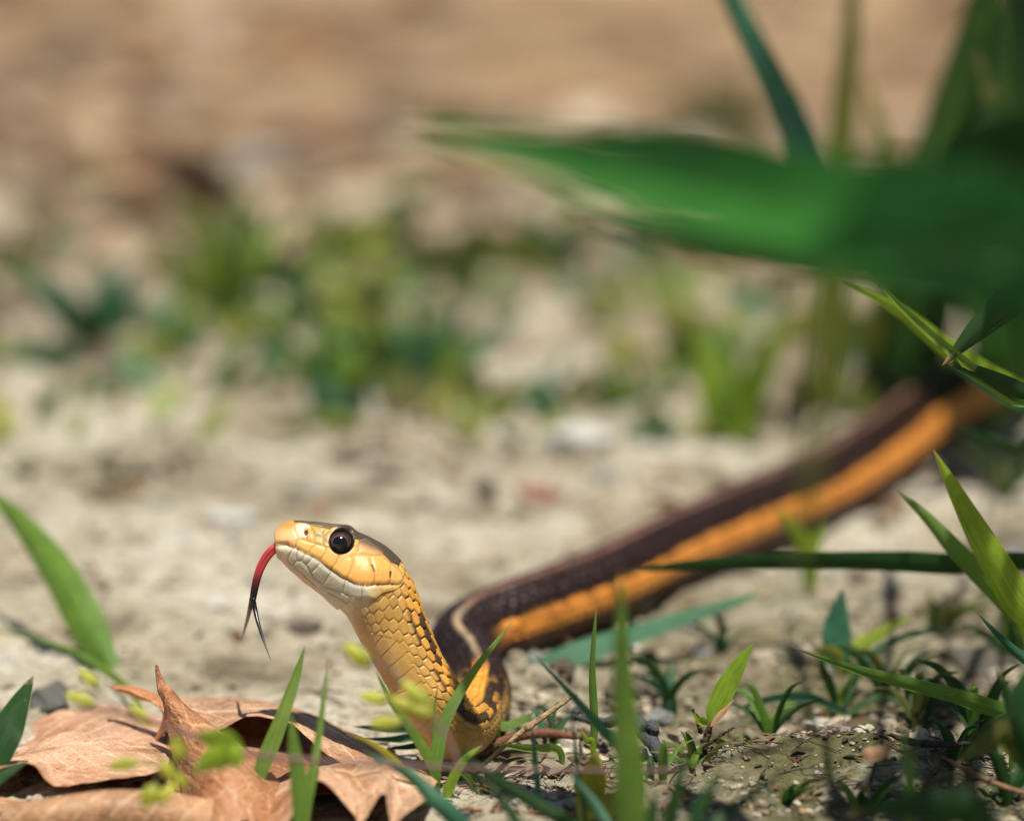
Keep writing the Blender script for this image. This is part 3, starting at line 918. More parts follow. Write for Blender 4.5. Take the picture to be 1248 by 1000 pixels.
def tube(path, rad, nseg=12, n=60, col=None, flat=1.0, groove=0.0):
    """path (k,3), rad (k) -> verts, quads, tris, param."""
    t = np.linspace(0, len(path) - 1, n)
    c = cr(path, t); rr = np.maximum(cr(np.asarray(rad, float)[:, None], t)[:, 0], 0.002)
    tg = np.gradient(c, axis=0); tg /= np.linalg.norm(tg, axis=1)[:, None]
    ref = np.array((0.0, 1.0, 0.15)) if abs(tg[0] @ np.array((0, 1.0, 0))) < 0.9 else np.array((1.0, 0, 0))
    a = np.cross(tg, ref); a /= np.linalg.norm(a, axis=1)[:, None]
    b = np.cross(a, tg)
    an = np.linspace(0, 2 * math.pi, nseg, endpoint=False)
    ro = 1 - groove * np.exp(-((np.cos(an)) / 0.25) ** 2)
    v = c[:, None] + rr[:, None, None] * ro[None, :, None] * (np.cos(an)[None, :, None] * a[:, None] + flat * np.sin(an)[None, :, None] * b[:, None])
    vv = np.concatenate([v.reshape(-1, 3), c[:1], c[-1:]])
    q = grid_quads(n, nseg, True)
    k = np.arange(nseg); k2 = (k + 1) % nseg
    trs = np.concatenate([np.stack([np.full(nseg, n * nseg), k2, k], -1), np.stack([np.full(nseg, n * nseg + 1), (n - 1) * nseg + k, (n - 1) * nseg + k2], -1)])
    return vv, q, trs, np.concatenate([np.repeat(t / (len(path) - 1), nseg), [0, 1]])


def join(parts):
    vs, qs, ts_, cs = [], [], [], []; n = 0
    for v, q, t, c in parts:
        vs.append(v); cs.append(c)
        if q is not None and len(q):
            qs.append(q + n)
        if t is not None and len(t):
            ts_.append(t + n)
        n += len(v)
    return np.concatenate(vs), (np.concatenate(qs) if qs else None), (np.concatenate(ts_) if ts_ else None), np.concatenate(cs)


def tongue():
    Zt = lambda pts: np.array([W(280 + x_ / 3.447, 610 + y_ / 3.447, D0 + dd) for x_, y_, dd in pts])
    main = Zt([(290, 200, 0.05), (245, 187, 0), (205, 190, -0.02), (165, 222, -0.02), (132, 275, 0), (112, 335, 0.02), (100, 395, 0.04), (95, 440, 0.05)])
    pr = np.array([0.075, 0.086, 0.086, 0.083, 0.078, 0.070, 0.062, 0.044])
    parts = []
    def colr_of(v, base):
        yy = PX(v)[:, 1]
        c = np.tile(np.array((0.50, 0.045, 0.06)), (len(v), 1))
        c = cmix(c, (0.62, 0.13, 0.09), smooth(672, 664, yy) * 0.6)
        c = cmix(c, (0.16, 0.012, 0.016), smooth(692, 708, yy))
        return cmix(c, (0.006, 0.006, 0.008), smooth(702, 722, yy))
    v, q, t, s = tube(main, pr, 24, 80, flat=0.75, groove=0.32)
    parts.append((v, q, t, colr_of(v, 0)))
    for pts, rd in (([(93, 410, 0.04), (86, 450, 0.25), (74, 500, 0.8), (60, 550, 1.5), (50, 590, 2.1)], [0.044, 0.043, 0.032, 0.02, 0.004]),
                    ([(98, 410, 0.04), (106, 455, 0.0), (120, 515, -0.15), (142, 585, -0.3), (172, 668, -0.5)], [0.044, 0.044, 0.034, 0.021, 0.004])):
        v, q, t, s = tube(Zt(pts), rd, 14, 50)
        parts.append((v, q, t, colr_of(v, 0)))
    v, q, t, c = join(parts)
    me = raw_mesh('tongue', v - sbase, q, t, True, c)
    link('tongue', me, M['tongue'], snake)


tongue()


# ------------------------------------------------------------------ plants
def blade(pts, w, roll=0.0, kind='grass', fold=0.35, n=36, twist=0.0, ncol=7, root=True):
    """pts (px, py, depth) from base to tip; w = full width in photograph pixels."""
    p3 = np.array([W(*p) for p in pts])
    sd = np.array([p[2] / D0 for p in pts])
    if root:
        g0 = gz1(p3[0, 0], p3[0, 1])
        if p3[0, 2] > g0 + 0.25:            # carry the foot down to the soil
            foot = p3[0] * 1.0
            foot[:2] += (p3[0, :2] - p3[1, :2]) * 0.15
            foot[2] = g0 - 0.1
            p3 = np.concatenate([[foot], p3]); sd = np.concatenate([[sd[0]], sd]); n += 12
    return blade3(p3, w / PPC * 0.5, roll, kind, fold, n, twist, ncol, scale_d=sd)


CAMP = np.array((0, YC, HC))


def blade3(p3, hwid, roll=0.0, kind='grass', fold=0.35, n=36, twist=0.0, ncol=7, scale_d=None):
    t = np.linspace(0, len(p3) - 1, n)
    c = cr(p3, t)
    s = t / (len(p3) - 1)
    sc = cr(scale_d[:, None], t)[:, 0] if scale_d is not None else 1.0
    tg = np.gradient(c, axis=0); tg /= np.linalg.norm(tg, axis=1)[:, None] + 1e-9
    vw = CAMP - c; vw /= np.linalg.norm(vw, axis=1)[:, None]
    s0 = np.cross(tg, vw); s0 /= np.linalg.norm(s0, axis=1)[:, None] + 1e-9
    n0 = np.cross(s0, tg)
    ra = roll + twist * s
    sv = np.cos(ra)[:, None] * s0 + np.sin(ra)[:, None] * n0
    nv = np.cross(sv, tg)
    if kind == 'grass':
        pr = (0.5 + 0.5 * smooth(0, 0.4, s)) * (1 - s ** 2.4) ** 0.85
    elif kind == 'leaf':
        pr = np.sin(np.pi * np.clip(s, 0, 1) ** 0.75) ** 0.85 + 0.05 * (1 - s)
    else:
        pr = (0.12 + 0.88 * smooth(0.0, 0.30, s)) * (1 - s ** 3) ** 0.9
    pr = np.maximum(pr, 0.012) * hwid * sc
    cc = np.linspace(-1, 1, ncol)
    rip = 0.05 * np.sin(s * 19 + p3[0, 0] * 3)
    v = c[:, None] + sv[:, None] * (pr[:, None] * cc[None])[..., None] - nv[:, None] * (pr[:, None] * (fold * (np.abs(cc) ** 1.3)[None] + rip[:, None] * cc[None]))[..., None]
    uv = np.stack(np.broadcast_arrays((cc[None] + 1) / 2, s[:, None] * 3), -1)
    return v.reshape(-1, 3), grid_quads(n, ncol), uv.reshape(-1, 2)


def plant(name, label, cat, base, parts, group=None):
    """parts: list of (part name, material, verts, quads, tris, uv, col)."""
    base = np.asarray(base, float)
    t = thing(name, label, cat, base, group)
    for nm, mat, v, q, tr_, uv, c in parts:
        link(nm, raw_mesh(nm, v - base, q, tr_, True, c, uv), M[mat] if isinstance(mat, str) else mat, t)
    return t


def tuft(name, label, cat, blades, group=None):
    """blades: (material, pts, width, roll, kind, fold)"""
    parts = []
    for b in blades:
        mat, pts, w = b[:3]
        roll = b[3] if len(b) > 3 else 0.3
        kind = b[4] if len(b) > 4 else 'grass'
        fold = b[5] if len(b) > 5 else 0.35
        v, q, uv = blade(pts, w, roll, kind, fold, root=b[6] if len(b) > 6 else True)
        parts.append(('blade' if kind == 'grass' else 'stalk' if name == 'thin_stem' else 'leaf', mat, v, q, None, uv, None))
    b0 = W(*blades[0][1][0])
    b0[2] = gz1(b0[0], b0[1])
    return plant(name, label, cat, b0, parts, group)


# --- grass in and near the plane of focus
tuft('grass_tuft', 'green grass tuft rising in front of the snake neck', 'grass', [
    ('green', [(534, 985, 78.6), (530, 935, 78.6), (541, 880, 78.8), (575, 820, 79.2), (627, 754, 79.6)], 19, 0.25),
    ('green', [(536, 985, 78.6), (528, 935, 78.5), (505, 893, 78.4), (478, 855, 78.3), (457, 815, 78.2)], 15, -0.35),
    ('green', [(533, 975, 78.8), (528, 920, 78.9), (529, 870, 79.0), (534, 829, 79.0)], 6, 0.5),
    ('bright', [(540, 990, 78.4), (548, 955, 78.4), (565, 925, 78.3), (588, 907, 78.3)], 14, 0.5, 'leaf'),
])
tuft('grass_plant', 'yellowing grass blade with dry tip beside the curled leaf edge', 'grass', [
    ('yellow', [(512, 960, 77.6), (485, 930, 77.5), (455, 906, 77.4), (422, 893, 77.2)], 12, -0.2)])
tuft('grass_plant', 'spotted upright grass blade growing through the dry leaf', 'grass', [
    ('green', [(313, 966, 78.0), (318, 935, 78.1), (338, 885, 78.3), (357, 833, 78.6), (372, 786, 78.8)], 24, 0.35)])
tuft('grass_tuft', 'soft pair of grass blades left of the snake neck', 'grass', [
    ('green', [(362, 1012, 75.6), (364, 960, 75.6), (358, 915, 75.7), (354, 868, 75.8)], 25, 0.3),
    ('green', [(372, 1010, 76.2), (378, 950, 76.3), (388, 890, 76.6), (401, 798, 77.0)], 17, 0.7)])
tuft('grass_plant', 'short curled green blade on the dry leaf', 'grass', [
    ('green', [(312, 968, 77.6), (300, 963, 77.4), (285, 972, 77.2), (271, 992, 77.0)], 12, 0.3)])
tuft('grass_plant', 'wide soft grass blade arching over the left edge', 'grass', [
    ('green', [(135, 815, 86.5), (112, 775, 87), (70, 700, 88), (30, 645, 89), (-20, 590, 90)], 54, 0.3)])
tuft('bent_stem', 'thin green stem bending to the wide arching blade', 'grass', [
    ('green', [(165, 850, 84.5), (135, 822, 86), (90, 795, 86.5), (40, 778, 87), (-30, 760, 87.5)], 11, 0.2)])
tuft('dark_leaf', 'dark green pointed leaf at the left edge', 'leaf', [
    ('dark', [(-25, 965, 78.0), (0, 905, 78.2), (18, 865, 78.4), (41, 822, 78.6)], 40, 0.3, 'leaf')])
tuft('small_leaf', 'small green leaf touching the rim of the dry leaf', 'leaf', [
    ('dark', [(-20, 962, 77.0), (0, 945, 77.0), (18, 935, 77.0), (36, 925, 77.0)], 17, 0.6, 'leaf')])
tuft('grass_plant', 'narrow upright grass blade right of the orange body coil', 'grass', [
    ('green', [(722, 925, 80.6), (723, 880, 80.6), (721, 810, 80.6), (727, 735, 80.6)], 14, 0.6)])
tuft('grass_plant', 'wide blurred upright grass blade close to the camera', 'grass', [
    ('green', [(768, 1015, 71.8), (766, 930, 71.6), (758, 820, 71.4), (757, 690, 71.0)], 44, 0.15)])
tuft('grass_plant', 'pale slanting grass blade crossing behind the upright one', 'grass', [
    ('teal', [(775, 935, 77.4), (735, 890, 77.2), (695, 845, 77.0), (648, 793, 76.8)], 15, 0.3)])
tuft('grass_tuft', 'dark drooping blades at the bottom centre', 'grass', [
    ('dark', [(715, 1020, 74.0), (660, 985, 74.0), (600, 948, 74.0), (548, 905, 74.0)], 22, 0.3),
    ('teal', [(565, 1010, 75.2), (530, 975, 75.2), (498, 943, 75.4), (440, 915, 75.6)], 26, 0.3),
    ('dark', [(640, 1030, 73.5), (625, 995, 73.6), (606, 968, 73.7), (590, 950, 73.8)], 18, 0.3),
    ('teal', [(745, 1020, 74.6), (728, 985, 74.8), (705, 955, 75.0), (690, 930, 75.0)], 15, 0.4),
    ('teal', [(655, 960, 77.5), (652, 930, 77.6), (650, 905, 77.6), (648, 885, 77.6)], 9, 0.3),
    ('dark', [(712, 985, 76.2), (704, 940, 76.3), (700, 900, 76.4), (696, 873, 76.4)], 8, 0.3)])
tuft('ground_leaf', 'small bluish green leaves lying at the foot of the neck', 'leaf', [
    ('teal', [(530, 893, 82), (500, 888, 82), (465, 888, 82), (430, 885, 82)], 20, 0.7, 'leaf'),
    ('teal', [(545, 905, 81.5), (510, 900, 81.5), (480, 902, 81.5), (440, 900, 81.5)], 16, 0.9, 'leaf'),
    ('dark', [(560, 905, 81), (530, 905, 81), (500, 910, 81), (470, 912, 81)], 14, 0.6, 'leaf')])
tuft('ground_leaf', 'short bright leaves under the bare twig', 'leaf', [
    ('green', [(605, 888, 81.5), (622, 882, 81.5), (640, 874, 81.6), (652, 866, 81.6)], 14, 0.6, 'leaf'),
    ('green', [(680, 915, 80.2), (650, 913, 80.2), (625, 910, 80.2), (598, 905, 80.2)], 13, 0.7, 'leaf'),
    ('bright', [(722, 905, 80.3), (716, 902, 80.3), (711, 895, 80.3), (709, 888, 80.3)], 8, 0.2, 'leaf')])
tuft('grass_plant', 'long grass blade lying across behind the upright blades', 'grass', [
    ('teal', [(598, 848, 85.8), (660, 812, 86.4), (740, 782, 87), (830, 753, 87.6), (960, 712, 88.4)], 40, 0.6, 'grass', 0.2)])
tuft('grass_plant', 'long dark grass blade stretched level below the snake body', 'grass', [
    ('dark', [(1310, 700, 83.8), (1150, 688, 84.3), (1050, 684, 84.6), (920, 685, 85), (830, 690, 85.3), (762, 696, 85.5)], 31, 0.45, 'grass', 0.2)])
tuft('grass_tuft', 'bright pair of wide blades at the right edge', 'grass', [
    ('bright', [(1262, 775, 81.2), (1235, 725, 81.2), (1200, 665, 81.2), (1170, 610, 81.2), (1137, 547, 81.2)], 46, 0.15),
    ('green', [(1262, 785, 82.0), (1225, 735, 82.2), (1165, 672, 82.4), (1130, 632, 82.6), (1093, 596, 82.8)], 32, 0.4)])
tuft('grass_plant', 'slender sharp blade leaning left over the hummock', 'grass', [
    ('green', [(1230, 880, 79.2), (1190, 858, 79.3), (1110, 835, 79.5), (1040, 815, 79.8), (964, 788, 80)], 26, 0.55)])
tuft('grass_plant', 'small pale blade tip at the right edge below the bright pair', 'grass', [
    ('teal', [(1275, 825, 79.5), (1248, 803, 79.5), (1220, 778, 79.5), (1190, 745, 79.5)], 16, 0.4)])
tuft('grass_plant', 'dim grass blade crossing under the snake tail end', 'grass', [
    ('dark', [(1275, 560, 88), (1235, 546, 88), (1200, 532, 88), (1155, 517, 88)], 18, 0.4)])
tuft('round_leaf_seedling', 'seedling with round bluish leaf and yellow lower leaf', 'seedling', [
    ('teal', [(1020, 800, 86), (1019, 770, 86), (1022, 745, 86), (1027, 716, 86)], 36, 0.2, 'leaf', 0.15),
    ('bright', [(1020, 800, 86.2), (1050, 783, 86.2), (1080, 765, 86.2), (1115, 748, 86.2)], 22, 0.5, 'leaf'),
    ('yellow', [(1022, 800, 85.8), (1014, 795, 85.8), (1004, 790, 85.8), (994, 792, 85.8)], 13, 0.4, 'leaf')])
tuft('grass_tuft', 'dark grass tuft in the hollow behind the hummock', 'grass', [
    ('dark', [(1025, 872, 84.5), (1050, 810, 84.8), (1100, 775, 85), (1175, 762, 85.2)], 15, 0.5),
    ('dark', [(1025, 872, 84.5), (1013, 840, 84.4), (1003, 815, 84.2), (998, 795, 84.2)], 14, 0.3),
    ('green', [(1022, 875, 84.2), (1025, 850, 84.2), (1035, 830, 84), (1045, 800, 84)], 10, 0.3),
    ('teal', [(1030, 868, 84.0), (985, 852, 84), (940, 853, 84), (890, 868, 83.8)], 20, 0.8),
    ('dark', [(1030, 872, 84.0), (1060, 850, 84), (1080, 848, 84), (1110, 860, 83.8)], 16, 0.8)])
tuft('grass_tuft', 'dim green tuft at the lower right corner', 'grass', [
    ('olive', [(1262, 940, 76), (1230, 900, 76), (1205, 905, 75.8), (1165, 930, 75.6)], 46, 0.5, 'leaf'),
    ('dark', [(1270, 930, 76.4), (1240, 880, 76.5), (1228, 850, 76.6), (1215, 815, 76.6)], 26, 0.4),
    ('dark', [(1275, 960, 75.4), (1250, 900, 75.2), (1240, 850, 75.2), (1262, 800, 75.2)], 40, 0.3),
    ('green', [(1262, 990, 75.6), (1255, 950, 75.6), (1247, 925, 75.6), (1240, 905, 75.6)], 10, 0.3)])
tuft('foreground_leaf', 'dark blurred leaf at the bottom right edge', 'leaf', [
    ('dark', [(1190, 1000, 70.5), (1150, 985, 70.5), (1100, 983, 70.5), (1030, 992, 70.5)], 46, 0.3, 'leaf')])
tuft('grass_tuft', 'dark blurred grass clump at the bottom edge left of the hummock', 'grass', [
    ('dark', [(815, 1040, 72.5), (815, 1000, 72.4), (825, 960, 72.3), (838, 905, 72.2)], 28, 0.3),
    ('dark', [(840, 1050, 72.0), (845, 1000, 72.0), (865, 960, 72.0), (885, 935, 72.0)], 24, 0.3),
    ('dark', [(850, 1050, 72.8), (870, 1005, 73.0), (905, 975, 73.2), (965, 930, 73.4)], 20, 0.3),
    ('dark', [(800, 1050, 73), (790, 1010, 73), (795, 985, 73), (800, 960, 73)], 26, 0.3)])
tuft('feathery_shoot', 'thin blurred green shoot standing on the hummock', 'shoot', [
    ('green', [(1108, 1000, 73.5), (1106, 950, 73.5), (1102, 905, 73.6), (1098, 868, 73.6)], 14, 0.3),
    ('green', [(1108, 990, 73.3), (1114, 960, 73.2), (1112, 930, 73.2), (1118, 895, 73.2)], 8, 0.6)])

def small_tuft(label, px, py, h, n, mats, seed, lean=0.6, w=11):
    g = np.random.default_rng(seed)
    p = G(px, py)
    y_ = p[1] - YC
    d0 = y_ * CP + HC * SP
    bl = []
    for i in range(n):
        dx = g.uniform(-1, 1) * h * lean; hh = h * g.uniform(0.45, 1.0); dd = g.uniform(-0.8, 0.8)
        x0_ = px + g.uniform(-9, 9); bend = g.uniform(0.0, 0.5)
        bl.append((mats[g.integers(len(mats))], [(x0_, py + 4, d0), (x0_ + dx * 0.2, py - hh * 0.4, d0 + dd * 0.3), (x0_ + dx * 0.55, py - hh * 0.8, d0 + dd * 0.7), (x0_ + dx, py - hh * (1 - bend * 0.3), d0 + dd)], w * g.uniform(0.6, 1.2), g.uniform(-0.8, 0.8)))
    tuft('grass_tuft', label, 'grass', bl)


small_tuft('low dark grass tuft right of the yellow leaf', 800, 965, 70, 7, ['dark', 'green'], 1, 0.7, 12)
small_tuft('short grass tuft between the snake coil and the narrow upright blade', 672, 905, 55, 6, ['dark', 'teal'], 2, 0.8, 9)
small_tuft('dark grass tuft right of the sprout', 935, 895, 75, 9, ['dark', 'green', 'dark'], 3, 1.0, 12)
small_tuft('dark grass tuft on the far side of the hummock', 1120, 890, 85, 10, ['dark', 'dark', 'olive'], 4, 0.9, 13)
small_tuft('dark grass tuft at the right edge on the hummock', 1195, 905, 110, 10, ['dark', 'dark', 'green'], 5, 0.8, 15)
small_tuft('dim grass tuft under the long level blade', 1140, 770, 65, 9, ['dark', 'olive'], 6, 1.2, 12)
small_tuft('dim grass tuft at the right edge under the bright pair', 1232, 800, 90, 9, ['dark', 'green'], 7, 1.0, 14)
small_tuft('small dim grass tuft below the snake body', 880, 790, 50, 7, ['dark', 'olive', 'teal'], 8, 1.2, 10)
small_tuft('sparse short grass at the bottom centre beside the dry leaf', 590, 965, 50, 6, ['dark', 'green'], 9, 1.0, 9)
small_tuft('dark grass at the right edge of the bottom', 1225, 985, 90, 9, ['dark', 'dark', 'olive'], 10, 0.9, 16)
small_tuft('dark short grass at the bottom right of the hummock', 960, 985, 50, 7, ['dark', 'olive'], 11, 1.0, 11)
small_tuft('dim tuft at the right edge under the snake tail end', 1225, 610, 90, 9, ['dark', 'olive'], 12, 1.0, 14)

small_tuft('green and dark grass tuft just right of the wide blurred blade', 845, 950, 65, 9, ['dark', 'green', 'olive'], 21, 0.9, 11)
small_tuft('thin grass tuft on the left slope of the hummock', 905, 930, 45, 8, ['dark', 'olive', 'green'], 22, 1.1, 8)
small_tuft('tangled dark grass between the hummock and the right edge', 1165, 945, 85, 12, ['dark', 'dark', 'olive'], 23, 1.1, 13)
small_tuft('thin dark grass behind the slender leaning blade', 1080, 850, 75, 10, ['dark', 'olive', 'dark'], 24, 1.2, 11)
small_tuft('dim grass behind the sprout', 815, 850, 60, 8, ['dark', 'teal', 'olive'], 25, 1.1, 10)
small_tuft('dark grass at the bottom edge under the hummock', 1050, 1000, 60, 9, ['dark', 'dark', 'green'], 26, 1.0, 12)

# --- broad-leaved plant at upper right, nearer than the snake
def broad_plant():
    parts = []
    for mat, pts, w, roll, fold in [
            ('broad', [(1420, 345, 60), (1250, 300, 58.5), (1080, 275, 57.2), (900, 250, 56.5), (700, 205, 56.5), (490, 152, 57.5)], 200, 0.78, 0.25),
            ('dark', [(1420, 345, 62), (1330, 300, 61), (1240, 275, 60.5), (1130, 265, 60), (1010, 258, 59.5)], 90, 0.5, 0.2),
            ('broad', [(1420, 360, 60), (1290, 350, 60), (1180, 335, 60), (1070, 325, 60), (960, 318, 60)], 80, 0.5, 0.2),
            ('dark', [(1420, 320, 64), (1340, 180, 64), (1290, 130, 64), (1250, 60, 64), (1240, -60, 64)], 70, 0.3, 0.3),
            ('dark', [(1420, 320, 63.5), (1200, 240, 63), (1000, 215, 62.5), (850, 172, 62), (690, 160, 62)], 42, 0.4, 0.3),
            ('dark', [(1420, 370, 63.5), (1200, 345, 63), (1000, 320, 62.5), (850, 300, 62), (680, 262, 62)], 60, 0.5, 0.3),
            ('dark', [(1420, 330, 66), (1330, 230, 66), (1270, 200, 66), (1200, 190, 66), (1140, 210, 66)], 130, 0.4, 0.3),
            ('dark', [(1420, 330, 67), (1360, 230, 67), (1300, 100, 67), (1260, 10, 67), (1215, -90, 67)], 120, 0.4, 0.3),
            ('teal', [(1420, 340, 61), (1200, 345, 64), (1060, 320, 67), (1000, 235, 68.3), (970, 165, 68.5), (930, 80, 68.5), (868, -50, 68.5), (780, -230, 68.5)], 58, 0.25, 0.35)]:
        v, q, uv = blade(pts, w, roll, 'broad' if mat != 'teal' else 'grass', fold, n=50, root=False)
        parts.append(('leaf', mat, v, q, None, uv, None))
    for x0, dd in ((1012, 60.0), (996, 60.6), (1022, 61.2), (1004, 59.4)):
        v, q, uv = blade([(x0 + 20, 318, dd - 1.0), (x0 + 2, 400, dd), (x0 - 14, 520, dd + 1.5), (x0 - 30, 660, dd + 3), (x0 - 46, 780, dd + 4)], 6.0, 0.3, 'grass', 0.3, n=40, root=False)
        parts.append(('hanging_stalk', 'olive', v, q, None, uv, None))
    j = W(1420, 345, 61)
    for ox, oy, od, oh, ow in ((1075, 300, 57.4, 4.5, 0.9), (1215, 300, 58.2, 3.6, 1.0)):  # extra overhead leaves added only to shade the broad leaf
        over = W(ox, oy, od) + np.array(SUN_DIR) / SUN_DIR.z * oh
        v, q, uv = blade3(np.array([j + np.array((0, 0, 6.0)), (j + over) / 2 + np.array((0, 0, 3.5)), over + np.array((0.6, 0, 0.3)), over, over + np.array((-1.2, 0.1, -0.4))]), ow, 1.4, 'broad', 0.2, 40)
        parts.append(('leaf', 'dark', v, q, None, uv, None))
    foot = np.array((j[0] + 0.6, j[1] + 0.5, gz1(j[0], j[1]) - 0.2))
    top = j + np.array((0.2, 1.0, 14.0))
    v, q, t, s_ = tube(np.array([foot, (foot + j) / 2 + np.array((0.3, 0, 0)), j, (j + top) / 2 + np.array((0.2, 0, 0)), top]), [0.30, 0.27, 0.25, 0.2, 0.1], 12, 50)
    parts.append(('stem', 'stem', v, q, t, None, np.tile((0.10, 0.17, 0.05), (len(v), 1))))
    # unseen leaves added above the frame, aimed to shade the lower right soil
    g = np.random.default_rng(5)
    shade_aims = [(1215, 850), (1130, 825), (1190, 975), (870, 1000), (700, 985), (610, 955), (1160, 900), (1225, 545), (1090, 770), (985, 835), (1225, 760)]
    for k, (ax_, ay_) in enumerate(shade_aims):
        s0 = j + (top - j) * (0.45 + 0.55 * k / len(shade_aims))
        zc = g.uniform(16.5, 20.5)
        hit = G(ax_, ay_)
        cpt = hit + np.array((SUN_DIR.x, SUN_DIR.y, SUN_DIR.z)) / SUN_DIR.z * zc
        tip = cpt + (cpt - s0) * g.uniform(0.15, 0.3); tip[2] = zc - 0.8
        m_ = (s0 + cpt) / 2; m_[2] = max(s0[2], zc) + g.uniform(0.8, 2)
        v, q, uv = blade3(np.array([s0, s0 * 0.55 + m_ * 0.45 + np.array((0, 0, 0.6)), m_, cpt, tip]), g.uniform(0.45, 0.85), 1.35 + g.uniform(-0.3, 0.3), 'broad', 0.25, 40)
        parts.append(('leaf', 'dark' if k % 2 else 'broad', v, q, None, uv, None))
    plant('broad_leaf_plant', 'large blurred plant with wide dark green leaf reaching left', 'plant', foot, parts)


broad_plant()
tuft('grass_tuft', 'olive upright blades blurred in the top right corner', 'grass', [
    ('olive', [(1010, 430, 112), (1018, 250, 108), (1030, 100, 105), (1048, -120, 102)], 52, 0.2),
    ('dark', [(1110, 430, 112), (1140, 240, 106), (1175, 90, 102), (1240, -140, 98)], 105, 0.2),
    ('dark', [(1130, 430, 111), (1165, 240, 106), (1200, 100, 102), (1270, -120, 98)], 60, 0.5),
    ('dark', [(1230, 450, 108), (1215, 300, 104), (1240, 150, 100), (1250, -100, 96)], 120, 0.2),
    ('dark', [(1290, 460, 106), (1260, 320, 102), (1240, 220, 99), (1190, 60, 96)], 100, 0.3),
    ('olive', [(1060, 430, 112), (1085, 320, 109), (1080, 200, 107), (1050, 90, 104)], 50, 0.4)])
tuft('grass_tuft', 'crossed green blades over the snake at the right edge', 'grass', [
    ('green', [(1290, 540, 80.5), (1220, 480, 80.2), (1130, 405, 79.6), (1050, 325, 79)], 22, 0.5),
    ('dark', [(1330, 300, 79.8), (1250, 355, 79.8), (1195, 400, 79.8), (1148, 446, 79.8)], 46, 0.3, 'leaf'),
    ('bright', [(1340, 520, 84), (1240, 478, 84), (1160, 430, 84), (1090, 375, 84), (1015, 335, 84)], 30, 0.4, 'leaf'),
    ('dark', [(1300, 520, 80), (1240, 480, 80), (1190, 455, 80), (1150, 440, 80)], 36, 0.6),
    ('teal', [(1330, 530, 86), (1260, 500, 86), (1200, 470, 86), (1160, 440, 86), (1110, 395, 86)], 24, 0.5)])
tuft('young_leaf', 'little yellow green leaf pair standing against the snake body', 'seedling', [
    ('bright', [(985, 690, 92), (978, 660, 92), (965, 640, 92), (945, 615, 92)], 22, 0.3, 'leaf'),
    ('bright', [(985, 690, 92), (990, 665, 92), (998, 650, 92), (1008, 635, 92)], 16, 0.3, 'leaf')])


# --- sprout with a single blade
def sprout():
    b0 = W(856, 916, 80.0)
    parts = []
    v, q, uv = blade([(866, 884, 80), (872, 862, 80), (886, 833, 80), (902, 806, 80), (918, 783, 80)], 26, 0.3, 'leaf', 0.3, root=False)
    parts.append(('leaf', 'bright', v, q, None, uv, None))
    v, q, uv = blade([(864, 884, 79.9), (858, 880, 79.8), (851, 876, 79.7), (846, 866, 79.6)], 11, 0.3, 'leaf', 0.3, root=False)
    parts.append(('leaf', 'bright', v, q, None, uv, None))
    v, q, uv = blade([(866, 885, 79.9), (876, 872, 79.9), (884, 864, 79.9), (895, 851, 79.9)], 8, 0.3, 'leaf', 0.3, root=False)
    parts.append(('dry_sheath', 'sheath', v, q, None, uv, None))
    for pts, rd in (([(856, 918, 80), (859, 905, 80), (863, 892, 80), (866, 880, 80)], [0.075, 0.07, 0.06, 0.05]),
                    ([(858, 910, 79.9), (870, 902, 79.8), (882, 893, 79.8), (895, 886, 79.8)], [0.022, 0.02, 0.018, 0.012]),
                    ([(855, 893, 79.9), (851, 884, 79.9), (848, 874, 79.9), (844, 864, 79.9)], [0.035, 0.03, 0.02, 0.006]),
                    ([(858, 912, 80), (845, 917, 79.8), (835, 920, 79.7), (826, 922, 79.6)], [0.03, 0.025, 0.02, 0.008])):
        v, q, t, s = tube(np.array([W(*p) for p in pts]), rd, 10, 24)
        v = v + 0.012 * np.random.default_rng(3).standard_normal(v.shape)
        parts.append(('stalk', 'bark', v, q, t, None, np.tile((0.07, 0.045, 0.03), (len(v), 1))))
    plant('sprout', 'bright green sprout with one upright blade on a dark stalk', 'sprout', b0, parts)


M['sheath'] = leaf_mat('dry_sheath', (0.55, 0.33, 0.18), (0.6, 0.35, 0.15), 0.3)
sprout()


# --- flowering weed: purple runner with green buds, closer than the snake
def bud(p, direction, ln, rd, seed):
    g = np.random.default_rng(seed)
    d = np.asarray(direction, float); d /= np.linalg.norm(d)
    c = np.array([p + d * ln * (f - 0.5) for f in (0, 0.15, 0.4, 0.7, 0.9, 1.0)])
    v, q, t, s = tube(c, [rd * 0.25, rd * 0.75, rd, rd * 0.8, rd * 0.4, rd * 0.08], 14, 26)
    ang = np.arctan2(v[:, 0] - p[0], v[:, 2] - p[2])
    v = v + (0.04 * rd * np.sin(5 * ang))[:, None] * d
    return v, q, t, np.stack([s, s], -1)


